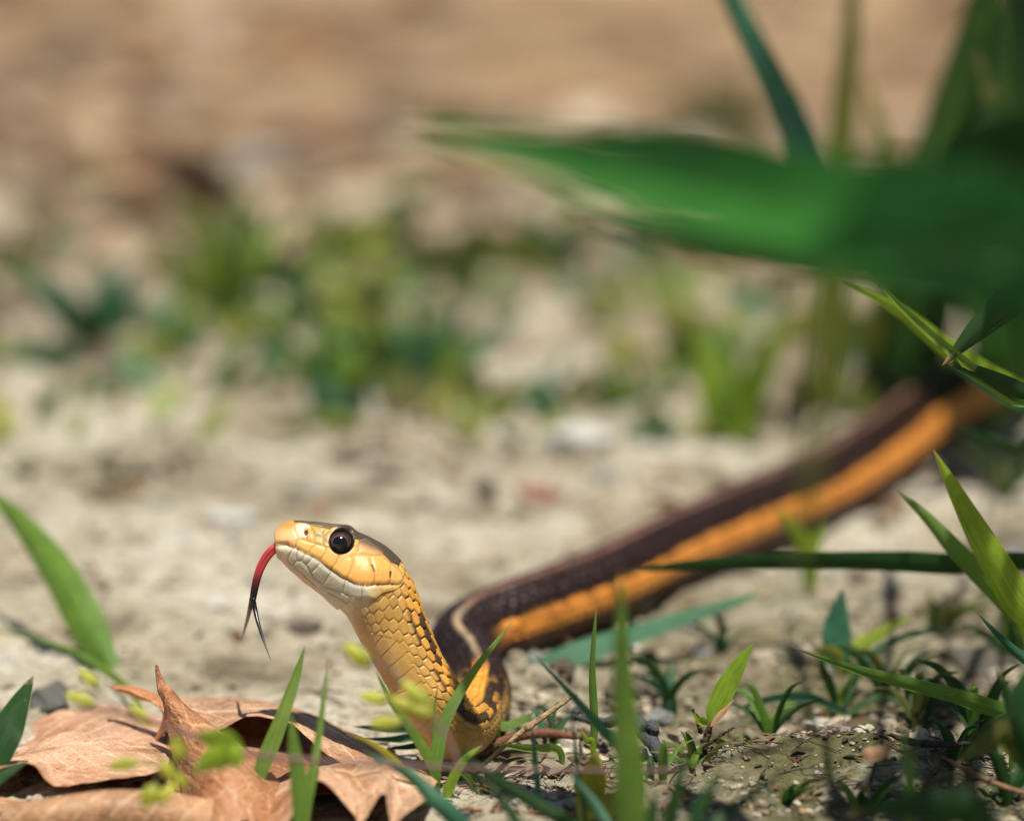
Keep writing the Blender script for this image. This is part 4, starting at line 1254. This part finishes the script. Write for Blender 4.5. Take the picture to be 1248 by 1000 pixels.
def budding_weed(label, stems, buds, leaves, base):
    parts = []
    for pts, rd in stems:
        v, q, t, s = tube(np.array([W(*p) for p in pts]), np.array(rd) * 0.62, 10, 60)
        parts.append(('stem', 'stem', v, q, t, None, np.tile((0.16, 0.085, 0.08), (len(v), 1))))
    for i, (px, py, d, dx, dz, ln, rd) in enumerate(buds):
        bc = W(px, py, d); dv_ = np.array((dx, 0.2, dz)); dv_ = dv_ / np.linalg.norm(dv_)
        foot_ = bc - dv_ * ln * 0.5
        smp = np.concatenate([cr(np.array([W(*p_) for p_ in sp_]), np.linspace(0, len(sp_) - 1, 60)) for sp_, _ in stems])
        near_ = smp[np.argmin(np.linalg.norm(smp - foot_, axis=1))]
        v, q, t, s = tube(np.array([near_, near_ * 0.5 + foot_ * 0.5 + np.array((0, 0, 0.05)), foot_, foot_ + dv_ * ln * 0.15]), [0.03, 0.03, 0.03, 0.04], 8, 20)
        parts.append(('stem', 'stem', v, q, t, None, np.tile((0.20, 0.22, 0.06), (len(v), 1))))
        v, q, t, uv = bud(bc, (dx, 0.2, dz), ln * 1.1, rd * 0.74, i)
        parts.append(('bud', 'bud', v, q, t, uv, None))
    for pts, w, roll in leaves:
        v, q, uv = blade(pts, w, roll, 'leaf', 0.3, root=False)
        parts.append(('leaf', 'bright', v, q, None, uv, None))
    plant('budding_weed', label, 'weed', base, parts)


budding_weed('purple runner with yellow green buds in front of the dry leaf',
    [([(90, 862, 74.5), (150, 868, 74), (210, 888, 73.5), (280, 912, 73.2), (350, 924, 73.2), (450, 930, 73.2), (560, 935, 73.4), (700, 938, 73.6), (830, 936, 73.8), (960, 905, 74), (1080, 868, 74.2)], [0.03, 0.05, 0.06, 0.075, 0.075, 0.07, 0.06, 0.055, 0.055, 0.05, 0.03]),
     ([(150, 868, 74), (175, 890, 73.8), (200, 925, 73.6), (222, 955, 73.5), (236, 985, 73.4)], [0.03, 0.03, 0.03, 0.03, 0.02]),
     ([(200, 925, 73.6), (190, 950, 73.5), (180, 970, 73.4)], [0.022, 0.022, 0.02]),
     ([(150, 868, 74), (125, 848, 74.2), (108, 830, 74.4)], [0.025, 0.025, 0.02])],
    [(108, 826, 74.4, -0.7, 0.6, 0.42, 0.13), (97, 851, 74.4, -0.9, 0.25, 0.50, 0.13), (150, 931, 73.6, -0.95, -0.2, 0.50, 0.14),
     (172, 872, 74, 0.7, -0.7, 0.5, 0.14), (205, 940, 73.5, 0.5, -0.8, 0.40, 0.15), (217, 910, 73.6, -0.3, 0.8, 0.40, 0.17), (182, 970, 73.4, -0.5, -0.8, 0.42, 0.20), (203, 966, 73.4, 0.6, 0.6, 0.4, 0.14), (222, 952, 73.5, 0.4, -0.7, 0.34, 0.11)],
    [([(295, 920, 73.2), (275, 905, 73.1), (255, 900, 73), (238, 892, 73)], 30, 0.5), ([(295, 922, 73.2), (275, 922, 73.1), (255, 928, 73), (236, 945, 73)], 34, 0.4), ([(275, 912, 73.1), (285, 915, 73), (290, 925, 73), (285, 938, 73)], 20, 0.2)],
    W(90, 872, 74.5))
budding_weed('cluster of pale yellow green buds against the snake neck',
    [([(560, 935, 73.4), (545, 895, 73.6), (515, 858, 73.8), (475, 815, 74), (440, 798, 74.2)], [0.05, 0.045, 0.04, 0.035, 0.03]),
     ([(545, 895, 73.6), (510, 885, 73.7), (475, 880, 73.8)], [0.03, 0.025, 0.02]),
     ([(515, 858, 73.8), (495, 858, 73.8), (470, 852, 73.9)], [0.03, 0.025, 0.02])],
    [(435, 797, 74.2, -0.75, 0.6, 0.52, 0.19), (455, 850, 74, -0.95, 0.1, 0.46, 0.15), (508, 846, 73.8, -0.7, 0.65, 0.65, 0.16), (491, 858, 73.8, -0.8, 0.4, 0.45, 0.15), (470, 880, 73.8, -0.9, -0.1, 0.5, 0.15), (512, 866, 73.7, -0.9, 0.3, 0.4, 0.14)],
    [], W(560, 937, 73.4))


# ------------------------------------------------------------------ dry leaves
def patch(rows, nu=70, nv=90, seed=1, tone=(1, 1, 1), wav=0.045, tip=False):
    """rows of control points (px, py, depth) -> surface."""
    R = np.array([[W(*p) for p in r] for r in rows])
    nr, nc = R.shape[:2]
    tv = np.linspace(0, nc - 1, nv)
    a = np.array([cr(R[i], tv) for i in range(nr)])
    lin = np.linspace(0, 1, nu); jv = np.arange(nv) / nv
    e0 = 0.05 * (fbm(jv * 22 + seed, jv * 0, 4, seed + 3) - 0.35).clip(0); e1 = 0.05 * (fbm(jv * 22 + seed, jv * 0 + 5, 4, seed + 4) - 0.35).clip(0)
    if tip:
        e0 = e0 * 0; e1 = e1 * 0
    out = np.stack([cr(a[:, j], (e0[j] + (1 - e0[j] - e1[j]) * lin) * (nr - 1)) for j in range(nv)], 1)
    du = np.gradient(out, axis=0); dv = np.gradient(out, axis=1)
    n = np.cross(du, dv); n /= np.linalg.norm(n, axis=2)[..., None] + 1e-9
    U, V = np.meshgrid(np.linspace(0, 1, nu), np.linspace(0, 1, nv), indexing='ij')
    lu = np.linalg.norm(du, axis=2).mean() * nu; lv = np.linalg.norm(dv, axis=2).mean() * nv
    x_, y_ = U * lu, V * lv
    out = out + n * (wav * (fbm(x_ / 0.5 + seed * 7, y_ / 0.5, 3, seed) - 0.5) * 2)[..., None]
    # main vein runs along v, side veins leave it at an angle
    mid = 0.5 + 0.06 * np.sin(V * 3 + seed)
    c0 = np.abs(U - mid) * lu
    vein = np.exp(-(c0 / 0.045) ** 2)
    sp = 0.62
    f = (y_ - c0 * 0.85 + 0.12 * np.sin(c0 * 3 + seed)) / sp + seed * 0.37
    f = f - np.floor(f)
    dd = np.minimum(f, 1 - f) * sp
    vein = np.maximum(vein, 0.85 * np.exp(-(dd / 0.024) ** 2))
    f2 = (y_ + c0 * 1.1 + 0.1 * np.sin(c0 * 5)) / 0.24
    f2 = f2 - np.floor(f2)
    vein2 = 0.35 * np.exp(-(np.minimum(f2, 1 - f2) * 0.24 / 0.014) ** 2)
    vein = np.maximum(vein, vein2)
    out = out + n * (0.012 * vein)[..., None]
    b = fbm(x_ / 1.3 + seed, y_ / 1.3, 4, seed + 50)
    col = np.array((0.53, 0.325, 0.205)) * (0.55 + 0.85 * b[..., None])
    col = cmix(col, (0.36, 0.16, 0.07), smooth(0.48, 0.68, fbm(x_ / 0.7, y_ / 0.7, 3, seed + 90)) * 0.7)
    col = cmix(col, (0.74, 0.58, 0.38), vein * 0.9)
    gs = np.random.default_rng(seed)
    for _ in range(26):
        sx_, sy_, sr_ = gs.uniform(0, lu), gs.uniform(0, lv), gs.uniform(0.015, 0.06)
        col = cmix(col, (0.09, 0.045, 0.025), 0.85 * smooth(sr_, sr_ * 0.4, np.hypot(x_ - sx_, y_ - sy_)))
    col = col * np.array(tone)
    return out.reshape(-1, 3), grid_quads(nu, nv), np.stack([x_, y_], -1).reshape(-1, 2), col.reshape(-1, 3)


def roll_patch(axis_pts, radii, a0, a1, nu=60, nv=80, seed=1):
    ax = np.array([W(*p) for p in axis_pts]); t = np.linspace(0, len(ax) - 1, nv)
    c = cr(ax, t); r_ = cr(np.array(radii)[:, None], t)[:, 0]
    an = np.radians(np.linspace(a0, a1, nu))
    U, V = np.meshgrid(np.linspace(0, 1, nu), np.linspace(0, 1, nv), indexing='ij')
    sp = 1 + 0.10 * (an - an[0])[:, None] / 3
    wv = 1 + 0.10 * (fbm(U * 2 + seed, V * 5, 3, seed) - 0.5)
    v = c[None] + (r_[None] * sp * wv)[..., None] * (np.cos(an)[:, None, None] * np.array((0, -1.0, 0)) + np.sin(an)[:, None, None] * np.array((0, 0, 1.0)))
    x_ = U * (a1 - a0) / 57 * np.mean(radii); y_ = V * np.linalg.norm(ax[-1] - ax[0])
    f = (y_ - x_ * 0.6 + 0.1 * np.sin(x_ * 4)) / 0.55; f = f - np.floor(f)
    vein = 0.8 * np.exp(-(np.minimum(f, 1 - f) * 0.55 / 0.022) ** 2)
    f2 = (y_ + x_ * 0.9 + 0.15 * np.sin(x_ * 7)) / 0.2; f2 = f2 - np.floor(f2)
    vein = np.maximum(vein, 0.4 * np.exp(-(np.minimum(f2, 1 - f2) * 0.2 / 0.014) ** 2))
    b = fbm(x_ / 1.1 + seed, y_ / 1.1, 4, seed + 50)
    col = np.array((0.47, 0.275, 0.15)) * (0.55 + 0.85 * b[..., None])
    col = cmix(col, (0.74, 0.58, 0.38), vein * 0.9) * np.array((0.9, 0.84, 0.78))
    return v.reshape(-1, 3), grid_quads(nu, nv), np.stack([x_, y_], -1).reshape(-1, 2), col.reshape(-1, 3)


def dry_leaf(label, base, pieces):
    t = thing('dry_leaf', label, 'leaf', base)
    for nm, (v, q, uv, c) in pieces:
        o = link(nm, raw_mesh(nm, v - base, q, None, True, c, uv), M['dry'], t)
        md = o.modifiers.new('thickness', 'SOLIDIFY'); md.thickness = 0.00017; md.offset = 0
    return t


def dz(rows):
    return [[(x_, y_, d) for (x_, y_), d in zip(r, (ds if hasattr(ds, '__len__') else [ds] * len(r)))] for r, ds in rows]


dry_leaf('big curled brown dry leaf lying at the lower left', W(100, 940, 79), [
    ('lobe', patch(dz([
        ([(-50, 905), (20, 890), (55, 872), (100, 860), (135, 859), (165, 864), (202, 874)], 83.8),
        ([(-55, 925), (15, 908), (55, 893), (100, 884), (135, 884), (165, 888), (206, 900)], 82.2),
        ([(-55, 938), (15, 920), (52, 915), (80, 912), (118, 910), (160, 912), (208, 917)], 80.4),
        ([(-50, 946), (10, 928), (46, 932), (68, 938), (105, 936), (155, 934), (205, 930)], 79.0),
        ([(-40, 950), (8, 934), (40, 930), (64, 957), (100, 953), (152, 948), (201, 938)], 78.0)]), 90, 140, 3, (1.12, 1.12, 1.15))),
    ('rolled_edge', roll_patch([(2, 1000, 76.4), (60, 998, 76.5), (130, 993, 76.7), (200, 997, 76.9), (262, 1012, 77.1)], [0.27, 0.33, 0.38, 0.42, 0.45], -70, 150, seed=4)),
    ('lower_sheet', patch(dz([
        ([(-60, 958), (40, 958), (100, 962), (160, 958), (215, 950)], 80.0),
        ([(-60, 972), (40, 975), (100, 972), (160, 972), (220, 968)], 78.2),
        ([(-60, 1005), (40, 1000), (100, 995), (160, 995), (225, 1005)], 76.9)]), 40, 60, 9)),
    ('upright_tip', patch(dz([
        ([(189.4, 811), (190, 810), (190.8, 810), (191.6, 811.5)], 80.4),
        ([(190.5, 828), (193, 827), (197, 828), (202, 832)], 80.3),
        ([(195, 848), (200, 845), (211, 846), (224, 856)], [80.2, 80.0, 80.0, 80.2]),
        ([(202, 875), (213, 868), (231, 867), (254, 880)], [80.0, 79.6, 79.6, 80.0]),
        ([(208, 905), (230, 895), (260, 891), (296, 909)], [79.6, 79.0, 79.0, 79.6]),
        ([(216, 938), (245, 926), (285, 920), (332, 941)], [79.0, 78.2, 78.2, 79.0]),
        ([(223, 972), (255, 962), (300, 954), (346, 970)], [78.2, 77.4, 77.4, 78.2]),
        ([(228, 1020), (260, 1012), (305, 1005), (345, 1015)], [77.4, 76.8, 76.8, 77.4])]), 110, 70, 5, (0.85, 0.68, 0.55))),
    ('lower_sheet', patch(dz([  # darker sheet added to close the hollow and keep it shaded
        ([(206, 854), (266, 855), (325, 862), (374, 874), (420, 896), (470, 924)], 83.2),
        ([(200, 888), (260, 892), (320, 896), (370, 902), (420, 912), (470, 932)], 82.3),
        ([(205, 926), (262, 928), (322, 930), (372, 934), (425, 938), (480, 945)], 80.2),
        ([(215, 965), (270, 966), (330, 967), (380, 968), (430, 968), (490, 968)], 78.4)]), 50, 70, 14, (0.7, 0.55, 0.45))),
    ('back_lobe', patch(dz([
        ([(208, 848), (260, 848), (320, 855), (370, 866), (418, 887), (468, 914)], [83.2, 83.4, 83.4, 83.0, 82.4, 81.8]),
        ([(210, 854), (258, 858), (318, 858), (372, 868), (424, 895), (478, 924)], [82.2, 82.2, 82.4, 82.2, 81.6, 81.0]),
        ([(212, 864), (260, 874), (305, 866), (362, 873), (418, 907), (476, 934)], [81.2, 81.2, 81.6, 81.4, 80.8, 80.3]),
        ([(216, 874), (265, 888), (300, 873), (352, 880), (392, 915), (440, 945)], [80.6, 80.6, 81.0, 80.8, 80.1, 79.6])]), 70, 130, 7)),
    ('curled_tip', patch(dz([
        ([(134, 834), (163, 836), (192, 846), (214, 860)], [82.4, 82.2, 82.0, 81.8]),
        ([(134, 835), (163, 842), (190, 854), (212, 872)], [82.3, 82.0, 81.6, 81.3]),
        ([(135, 836), (165, 846), (193, 862), (207, 884)], [82.2, 81.9, 81.4, 81.0]),
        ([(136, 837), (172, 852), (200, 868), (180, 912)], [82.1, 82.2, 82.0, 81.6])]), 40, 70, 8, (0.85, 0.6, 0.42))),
])
dry_leaf('curled tan dry leaf with hanging lobes below the neck', W(420, 985, 78), [
    ('lobe', patch(dz([
        ([(330, 995), (360, 968), (395, 950), (425, 945), (455, 945), (480, 948), (505, 952), (530, 955), (548, 965)], 79.8),
        ([(262, 1000), (322, 964), (376, 938), (408, 931), (438, 929), (464, 930), (490, 934), (514, 940), (536, 952)], 78.8),
        ([(262, 1025), (326, 982), (382, 941), (414, 940), (440, 944), (465, 942), (486, 950), (508, 955), (529, 958)], 77.7),
        ([(268, 1040), (334, 998), (383, 945), (424, 962), (440, 974), (466, 953), (480, 978), (500, 975), (524, 966)], 77.1),
        ([(280, 1050), (345, 1012), (383, 950), (431, 992), (437, 1012), (467, 968), (476, 1012), (492, 995), (518, 975)], 76.7)]), 90, 170, 11)),
    ('lower_sheet', patch(dz([
        ([(340, 985), (400, 965), (470, 960), (540, 965)], 80.0),
        ([(340, 1010), (400, 1000), (470, 995), (530, 985)], 78.5),
        ([(330, 1040), (400, 1035), (470, 1025), (520, 1010)], 77.2)]), 40, 60, 12)),
])


# ------------------------------------------------------------------ twigs, sticks and litter
def stick(name, label, cat, pts, rd, col, rough=0.03, extra=()):
    parts = []
    g = np.random.default_rng(int(pts[0][0]))
    for pp, rr in [(pts, rd)] + list(extra):
        v, q, t, s = tube(np.array([W(*p) for p in pp]), rr, 12, 70)
        nn = fbm(v[:, 0] * 9, v[:, 2] * 9 + v[:, 1] * 7, 3, 5) - 0.5
        v = v + rough * nn[:, None] * g.standard_normal(3)
        c = np.tile(col, (len(v), 1)) * (0.7 + 0.7 * fbm(v[:, 0] * 5, v[:, 2] * 5, 3, 8))[:, None]
        parts.append((v, q, t, c))
    v, q, t, c = join(parts)
    b0 = W(*pts[0])
    o = link(name, raw_mesh(name, v - b0, q, t, True, c), M['bark'], None, b0)
    return tag(o, label, cat)


stick('bare_twig', 'thin pale twig with a knot slanting up right of the neck', 'twig',
      [(570, 948, 79.4), (590, 930, 79.5), (618, 906, 79.7), (643, 886, 79.8), (672, 866, 79.9), (702, 845, 80.1)], [0.03, 0.035, 0.035, 0.06, 0.05, 0.035], (0.36, 0.25, 0.13),
      extra=[([(650, 881, 79.8), (655, 876, 79.8), (659, 868, 79.8)], [0.03, 0.02, 0.006]), ([(639, 889, 79.8), (645, 885, 79.75), (650, 880, 79.8)], [0.05, 0.075, 0.04])])
stick('dark_stick', 'dark knobbly bluish grey stick poking from the soil', 'stick',
      [(700, 872, 82), (735, 880, 81.5), (770, 875, 80.8), (785, 890, 80.4), (800, 912, 80), (820, 940, 79.6), (850, 985, 79)], [0.05, 0.10, 0.09, 0.16, 0.12, 0.14, 0.10], (0.075, 0.085, 0.09), 0.10,
      extra=[([(782, 890, 80.3), (790, 884, 80.2), (797, 888, 80.1), (795, 898, 80.1)], [0.08, 0.10, 0.10, 0.04]), ([(698, 878, 82), (703, 865, 82), (712, 868, 82)], [0.05, 0.08, 0.03])])
stick('fallen_stem', 'reddish brown dead stem lying behind the bare twig', 'stick',
      [(570, 925, 81.2), (620, 900, 81.5), (665, 893, 81.8), (710, 900, 82)], [0.05, 0.09, 0.09, 0.04], (0.16, 0.07, 0.04))
stick('fallen_stem', 'rust brown needle lying flat at the bottom edge', 'stick',
      [(560, 985, 77.4), (620, 990, 77.2), (700, 992, 77.1), (790, 998, 76.9)], [0.03, 0.04, 0.045, 0.03], (0.24, 0.10, 0.05))
stick('fallen_stem', 'brown stalk lying aslant at the lower right corner', 'stick',
      [(1155, 925, 78.4), (1185, 942, 78), (1215, 955, 77.6), (1260, 970, 77.2)], [0.03, 0.05, 0.05, 0.04], (0.26, 0.15, 0.08))
stick('fallen_stem', 'thin dark stalk standing bent on the hummock', 'stick',
      [(1058, 975, 77.6), (1060, 955, 77.8), (1066, 935, 78), (1068, 920, 78)], [0.025, 0.03, 0.025, 0.012], (0.06, 0.045, 0.03))
stick('fallen_stem', 'dark crooked stick half buried behind the hummock', 'stick',
      [(1085, 895, 79.6), (1110, 903, 79.4), (1150, 907, 79.3), (1200, 905, 79.4)], [0.03, 0.06, 0.05, 0.03], (0.05, 0.04, 0.03))
tuft('yellow_leaf', 'small yellow leaf standing at the foot of the blurred blade', 'leaf', [
    ('yellow', [(722, 985, 77.8), (718, 960, 77.6), (722, 940, 77.6), (728, 915, 77.8)], 40, 0.2, 'leaf'),
    ('yellow', [(715, 975, 76.4), (735, 978, 76.2), (760, 968, 76.2), (785, 945, 76.2)], 38, 0.5, 'leaf')])
tuft('orange_petal', 'blurred little orange leaf scrap standing on the hummock', 'leaf', [
    ('sheath', [(1050, 914, 77.2), (1062, 917, 77.1), (1075, 914, 77.0), (1090, 902, 77.0)], 20, 0.3, 'leaf', 0.35, False)])


def litter():
    """bark flakes, needles and leaf scraps too many and too small to count."""
    vs, qs, cs, n = [], [], [], 0
    g = np.random.default_rng(21)
    pal = [(0.16, 0.07, 0.04), (0.24, 0.11, 0.06), (0.09, 0.055, 0.035), (0.34, 0.2, 0.12), (0.05, 0.04, 0.03), (0.12, 0.13, 0.12)]
    for i in range(760):
        if i < 600:
            px, py = g.uniform(540, 1260), 1000 - 150 * g.random() ** 1.2
        else:
            px, py = g.uniform(-20, 1260), g.uniform(520, 850)
        p = G(px, py); p[2] = gz1(p[0], p[1]) + 0.03
        ln = g.uniform(0.08, 0.42); w = g.uniform(0.015, 0.06); a = g.uniform(0, math.pi)
        if g.random() < 0.35:
            w = 0.012; ln = g.uniform(0.4, 1.2)
        if i >= 600:
            ln *= 1.8; w *= 2
        d = np.array((math.cos(a), math.sin(a), g.uniform(-0.15, 0.25))); s = np.array((-math.sin(a), math.cos(a), g.uniform(-0.3, 0.3)))
        m = 6
        f = np.linspace(-0.5, 0.5, m)
        bend = g.uniform(-0.2, 0.2)
        c = p + f[:, None] * ln * d + (bend * ln * (0.25 - f ** 2))[:, None] * s + (0.02 * np.cos(f * 3))[:, None] * np.array((0, 0, 1.0))
        pr = w * (1 - (2 * np.abs(f)) ** 3 * 0.75)
        th = min(w, 0.018)
        ring = [s * 1, np.array((0, 0, th / w)), -s, np.array((0, 0, -th / w))]
        v = c[:, None] + pr[:, None, None] * np.array(ring)[None]
        vs.append(v.reshape(-1, 3)); qs.append(grid_quads(m, 4, True) + n); n += m * 4
        cs.append(np.tile(np.array(pal[g.integers(len(pal))]) * g.uniform(0.7, 1.2), (m * 4, 1)))
    o = link('plant_litter', raw_mesh('plant_litter', np.concatenate(vs), np.concatenate(qs), None, True, np.concatenate(cs)), M['bark'])
    o['kind'] = 'stuff'; o['label'] = 'brown bark flakes and needles scattered on the soil'; o['category'] = 'litter'


litter()


# stones one can pick out in the soft background
def stone(label, px, py, r, col, seed, flat=0.6):
    p = G(px, py); b = np.array((p[0], p[1], gz1(p[0], p[1])))
    iv = IV; f = IF
    v = pebble_verts(r, seed); v[:, 2] *= flat; v[:, 2] += r * 0.15
    # one round of midpoint subdivision keeps the stone from looking faceted
    e = {}; vl = list(v); nf = []
    def mid(a, c):
        k_ = (min(a, c), max(a, c))
        if k_ not in e:
            vl.append((vl[a] + vl[c]) / 2 * 1.03); e[k_] = len(vl) - 1
        return e[k_]
    for a, c, d in f:
        x_, y_, z_ = mid(a, c), mid(c, d), mid(d, a)
        nf += [(a, x_, z_), (c, y_, x_), (d, z_, y_), (x_, y_, z_)]
    vl = np.array(vl)
    o = link('stone', raw_mesh('stone', vl, tris=np.array(nf), col=np.tile(col, (len(vl), 1))), M['crumb'], None, b)
    tag(o, label, 'stone')


stone('pale whitish stone behind the snake body', 705, 548, 0.7, (0.52, 0.53, 0.50), 3)
stone('small reddish brown stone left of the pale stone', 655, 598, 0.5, (0.25, 0.11, 0.07), 4)
stone('dark stone on the bare soil above the snake head', 425, 556, 0.5, (0.12, 0.085, 0.06), 5)
stone('bluish white stone far behind at the upper left', 340, 215, 1.1, (0.36, 0.37, 0.35), 6, 0.9)
stone('grey stone at the right edge beside the bright blades', 1222, 690, 0.55, (0.36, 0.36, 0.35), 7)
stone('pale grey pebble left of the snake head', 285, 640, 0.45, (0.5, 0.5, 0.47), 8)
stone('dark pebble on the soil at the left behind the dry leaf', 60, 850, 0.45, (0.11, 0.11, 0.10), 9)
stone('dark pebble below the forked tongue', 370, 770, 0.34, (0.13, 0.11, 0.09), 10)
stone('dark clod left of the sprout', 770, 835, 0.42, (0.12, 0.10, 0.08), 12)
stone('dark clod at the right behind the slender blade', 1190, 800, 0.5, (0.11, 0.10, 0.08), 13)


# ------------------------------------------------------------------ soft weeds in the background
def weed(label, px, py, hpx, mat, n, seed, spread=1.0, wide=0.10):
    g = np.random.default_rng(seed)
    p = G(px, py); b = np.array((p[0], p[1], gz1(p[0], p[1])))
    dist = np.linalg.norm(p - CAMP)
    Hh = hpx / PPC * dist / D0
    parts = []
    mats = mat if isinstance(mat, (list, tuple)) else [mat]
    for i in range(n):
        a = g.uniform(0, 2 * math.pi); rr = g.uniform(0.0, 0.35) * Hh * spread
        s = b + np.array((math.cos(a) * rr, math.sin(a) * rr, -0.05))
        a2 = a + g.uniform(-0.9, 0.9); ln = Hh * g.uniform(0.55, 1.15); lean = g.uniform(0.15, 0.9) * spread
        dirh = np.array((math.cos(a2), math.sin(a2), 0))
        pts = np.array([s + dirh * lean * ln * f ** 1.6 + np.array((0, 0, ln * (f - 0.28 * lean * f ** 2.5))) for f in (0, 0.33, 0.66, 1.0)])
        v, q, uv = blade3(pts, Hh * wide * g.uniform(0.6, 1.3), g.uniform(-0.9, 0.9), 'leaf' if g.random() < 0.6 else 'grass', 0.3, 12, ncol=3)
        parts.append(('leaf', mats[g.integers(len(mats))], v, q, None, uv, None))
    plant('weed', label, 'weed', b, parts, 'soft weeds in the background')


BG = [
    ('dark bluish weed in the soft background at far left', 112, 410, 110, ['dark', 'teal'], 14, 1),
    ('bluish green weed in the background right of the far left one', 215, 425, 85, ['teal', 'green'], 14, 1.1),
    ('tall yellow green weed in the background above the snout', 275, 400, 160, ['bright', 'green', 'olive'], 14, 0.8),
    ('dark green weed behind the tall yellow green one', 335, 360, 110, ['dark', 'green'], 14, 1.2),
    ('green weed with dark foot above the snake head', 405, 500, 130, ['dark', 'green', 'olive'], 16, 0.9),
    ('bluish weed clump above the snake neck', 512, 470, 130, ['teal', 'green', 'dark'], 16, 1.1),
    ('low olive weed behind the pale stone at left', 590, 505, 70, ['olive', 'bright'], 12, 1.2),
    ('low olive weed straight above the pale stone', 690, 500, 75, ['olive', 'green', 'dark'], 14, 1.3),
    ('low green weed right of the pale stone', 765, 495, 80, ['green', 'olive'], 12, 1.2),
    ('flat bluish weed close behind the snake body', 800, 545, 45, ['teal'], 10, 1.6),
    ('upright green weed left of the thin stems', 890, 525, 165, ['green', 'bright'], 10, 0.6),
    ('small bright yellow weed above the snake body', 1032, 500, 70, ['yellow', 'bright'], 7, 0.7),
    ('far yellow green weed left of the broad leaf tip', 440, 330, 80, ['bright', 'olive'], 14, 1.2),
    ('far olive weed under the broad leaf tip', 560, 345, 90, ['olive', 'dark', 'bright'], 16, 1.3),
    ('far olive weed under the middle of the broad leaf', 640, 330, 85, ['olive', 'dark'], 16, 1.3),
    ('far pale weed above the broad leaf tip', 545, 185, 70, ['olive', 'bright'], 8, 0.8),
    ('far dark weed behind the bluish blade', 890, 190, 90, ['dark', 'olive'], 16, 1.3),
    ('low dull weed at the left edge of the soil', 25, 575, 32, ['dark', 'olive'], 10, 1.6),
    ('low dull weed left of the snake head on the soil', 150, 585, 30, ['dark', 'olive'], 10, 1.7),
    ('far olive weed at the left edge', 20, 330, 70, ['olive', 'dark'], 14, 1.2),
    ('low brownish weed at left under the bluish one', 60, 450, 45, ['olive'], 12, 1.6),
    ('olive weed between the tall weed and the bluish clump', 430, 400, 90, ['bright', 'olive'], 12, 1.2),
    ('dark weed behind the snake body under the thin stems', 1060, 440, 70, ['dark', 'olive'], 12, 1.1),
]
for i, (lab, px, py, hh, mt, n, sp) in enumerate(BG):
    weed(lab, px, py, hh, mt, n, 100 + i, sp)


# ------------------------------------------------------------------ leaf litter and ground cover further back
def scatter(name, label, cat, n, seed, fpos, size, cols, mat, upright):
    g = np.random.default_rng(seed)
    vs, qs, cs, us, m = [], [], [], [], 0
    while m < n * 15:
        px, py = g.uniform(-80, 1330), fpos(g)
        dens = fbm(np.array([px / 95.0]), np.array([py / 55.0]), 3, seed)[0]
        if dens < 0.5 and g.random() > 0.12:
            continue
        p = G(px, py); p[2] = gz1(p[0], p[1])
        a = g.uniform(0, 6.28); ln = size * g.uniform(0.5, 1.3); el = g.uniform(0.0, 0.25) if not upright else g.uniform(0.2, 1.1)
        d = np.array((math.cos(a) * math.cos(el), math.sin(a) * math.cos(el), math.sin(el)))
        p3 = np.array([p + np.array((0, 0, 0.08)) + d * ln * f + np.array((0, 0, -0.2 * ln * f * f * el)) for f in (0, 0.33, 0.66, 1)])
        v, q, uv = blade3(p3, ln * g.uniform(0.16, 0.34), g.uniform(0.5, 1.6) if not upright else g.uniform(-0.9, 0.9), 'leaf', 0.3, 5, ncol=3)
        vs.append(v); qs.append(q + m); us.append(uv); m += len(v)
        cs.append(np.tile(np.array(cols[g.integers(len(cols))]) * g.uniform(0.75, 1.2), (len(v), 1)))
    o = link(name, raw_mesh(name, np.concatenate(vs), np.concatenate(qs), None, True, np.concatenate(cs), np.concatenate(us)), M[mat])
    o['kind'] = 'stuff'; o['label'] = label; o['category'] = cat


def tint_leaf_mat():
    m, nt, out = new_mat('tinted_leaf')
    a = N(nt, 'ShaderNodeAttribute', attribute_name='tint')
    b = N(nt, 'ShaderNodeBsdfPrincipled'); b.inputs['Roughness'].default_value = 0.5
    t = N(nt, 'ShaderNodeBsdfTranslucent')
    L(nt, a.outputs['Color'], b.inputs['Base Color']); L(nt, a.outputs['Color'], t.inputs['Color'])
    mix = N(nt, 'ShaderNodeMixShader'); mix.inputs['Fac'].default_value = 0.35
    L(nt, b.outputs[0], mix.inputs[1]); L(nt, t.outputs[0], mix.inputs[2]); L(nt, mix.outputs[0], out.inputs['Surface'])
    return m


M['tleaf'] = tint_leaf_mat()
scatter('leaf_litter', 'dead brown leaves strewn over the soft background', 'litter', 420, 33, lambda g: g.uniform(-10, 330), 2.6,
        [(0.50, 0.33, 0.19), (0.36, 0.20, 0.10), (0.58, 0.44, 0.30), (0.22, 0.12, 0.07), (0.62, 0.52, 0.40), (0.10, 0.06, 0.04)], 'tleaf', False)
scatter('leaf_litter', 'scraps of dead leaf on the middle soil', 'litter', 110, 35, lambda g: g.uniform(330, 640), 1.2,
        [(0.36, 0.22, 0.12), (0.22, 0.12, 0.07), (0.55, 0.45, 0.33), (0.10, 0.07, 0.05)], 'tleaf', False)
scatter('ground_cover', 'small low weeds greening the soft background', 'weed', 330, 34, lambda g: np.clip(g.normal(390, 75), 230, 530), 1.5,
        [(0.24, 0.29, 0.06), (0.11, 0.20, 0.05), (0.32, 0.32, 0.08), (0.06, 0.16, 0.07), (0.18, 0.18, 0.06)], 'tleaf', True)
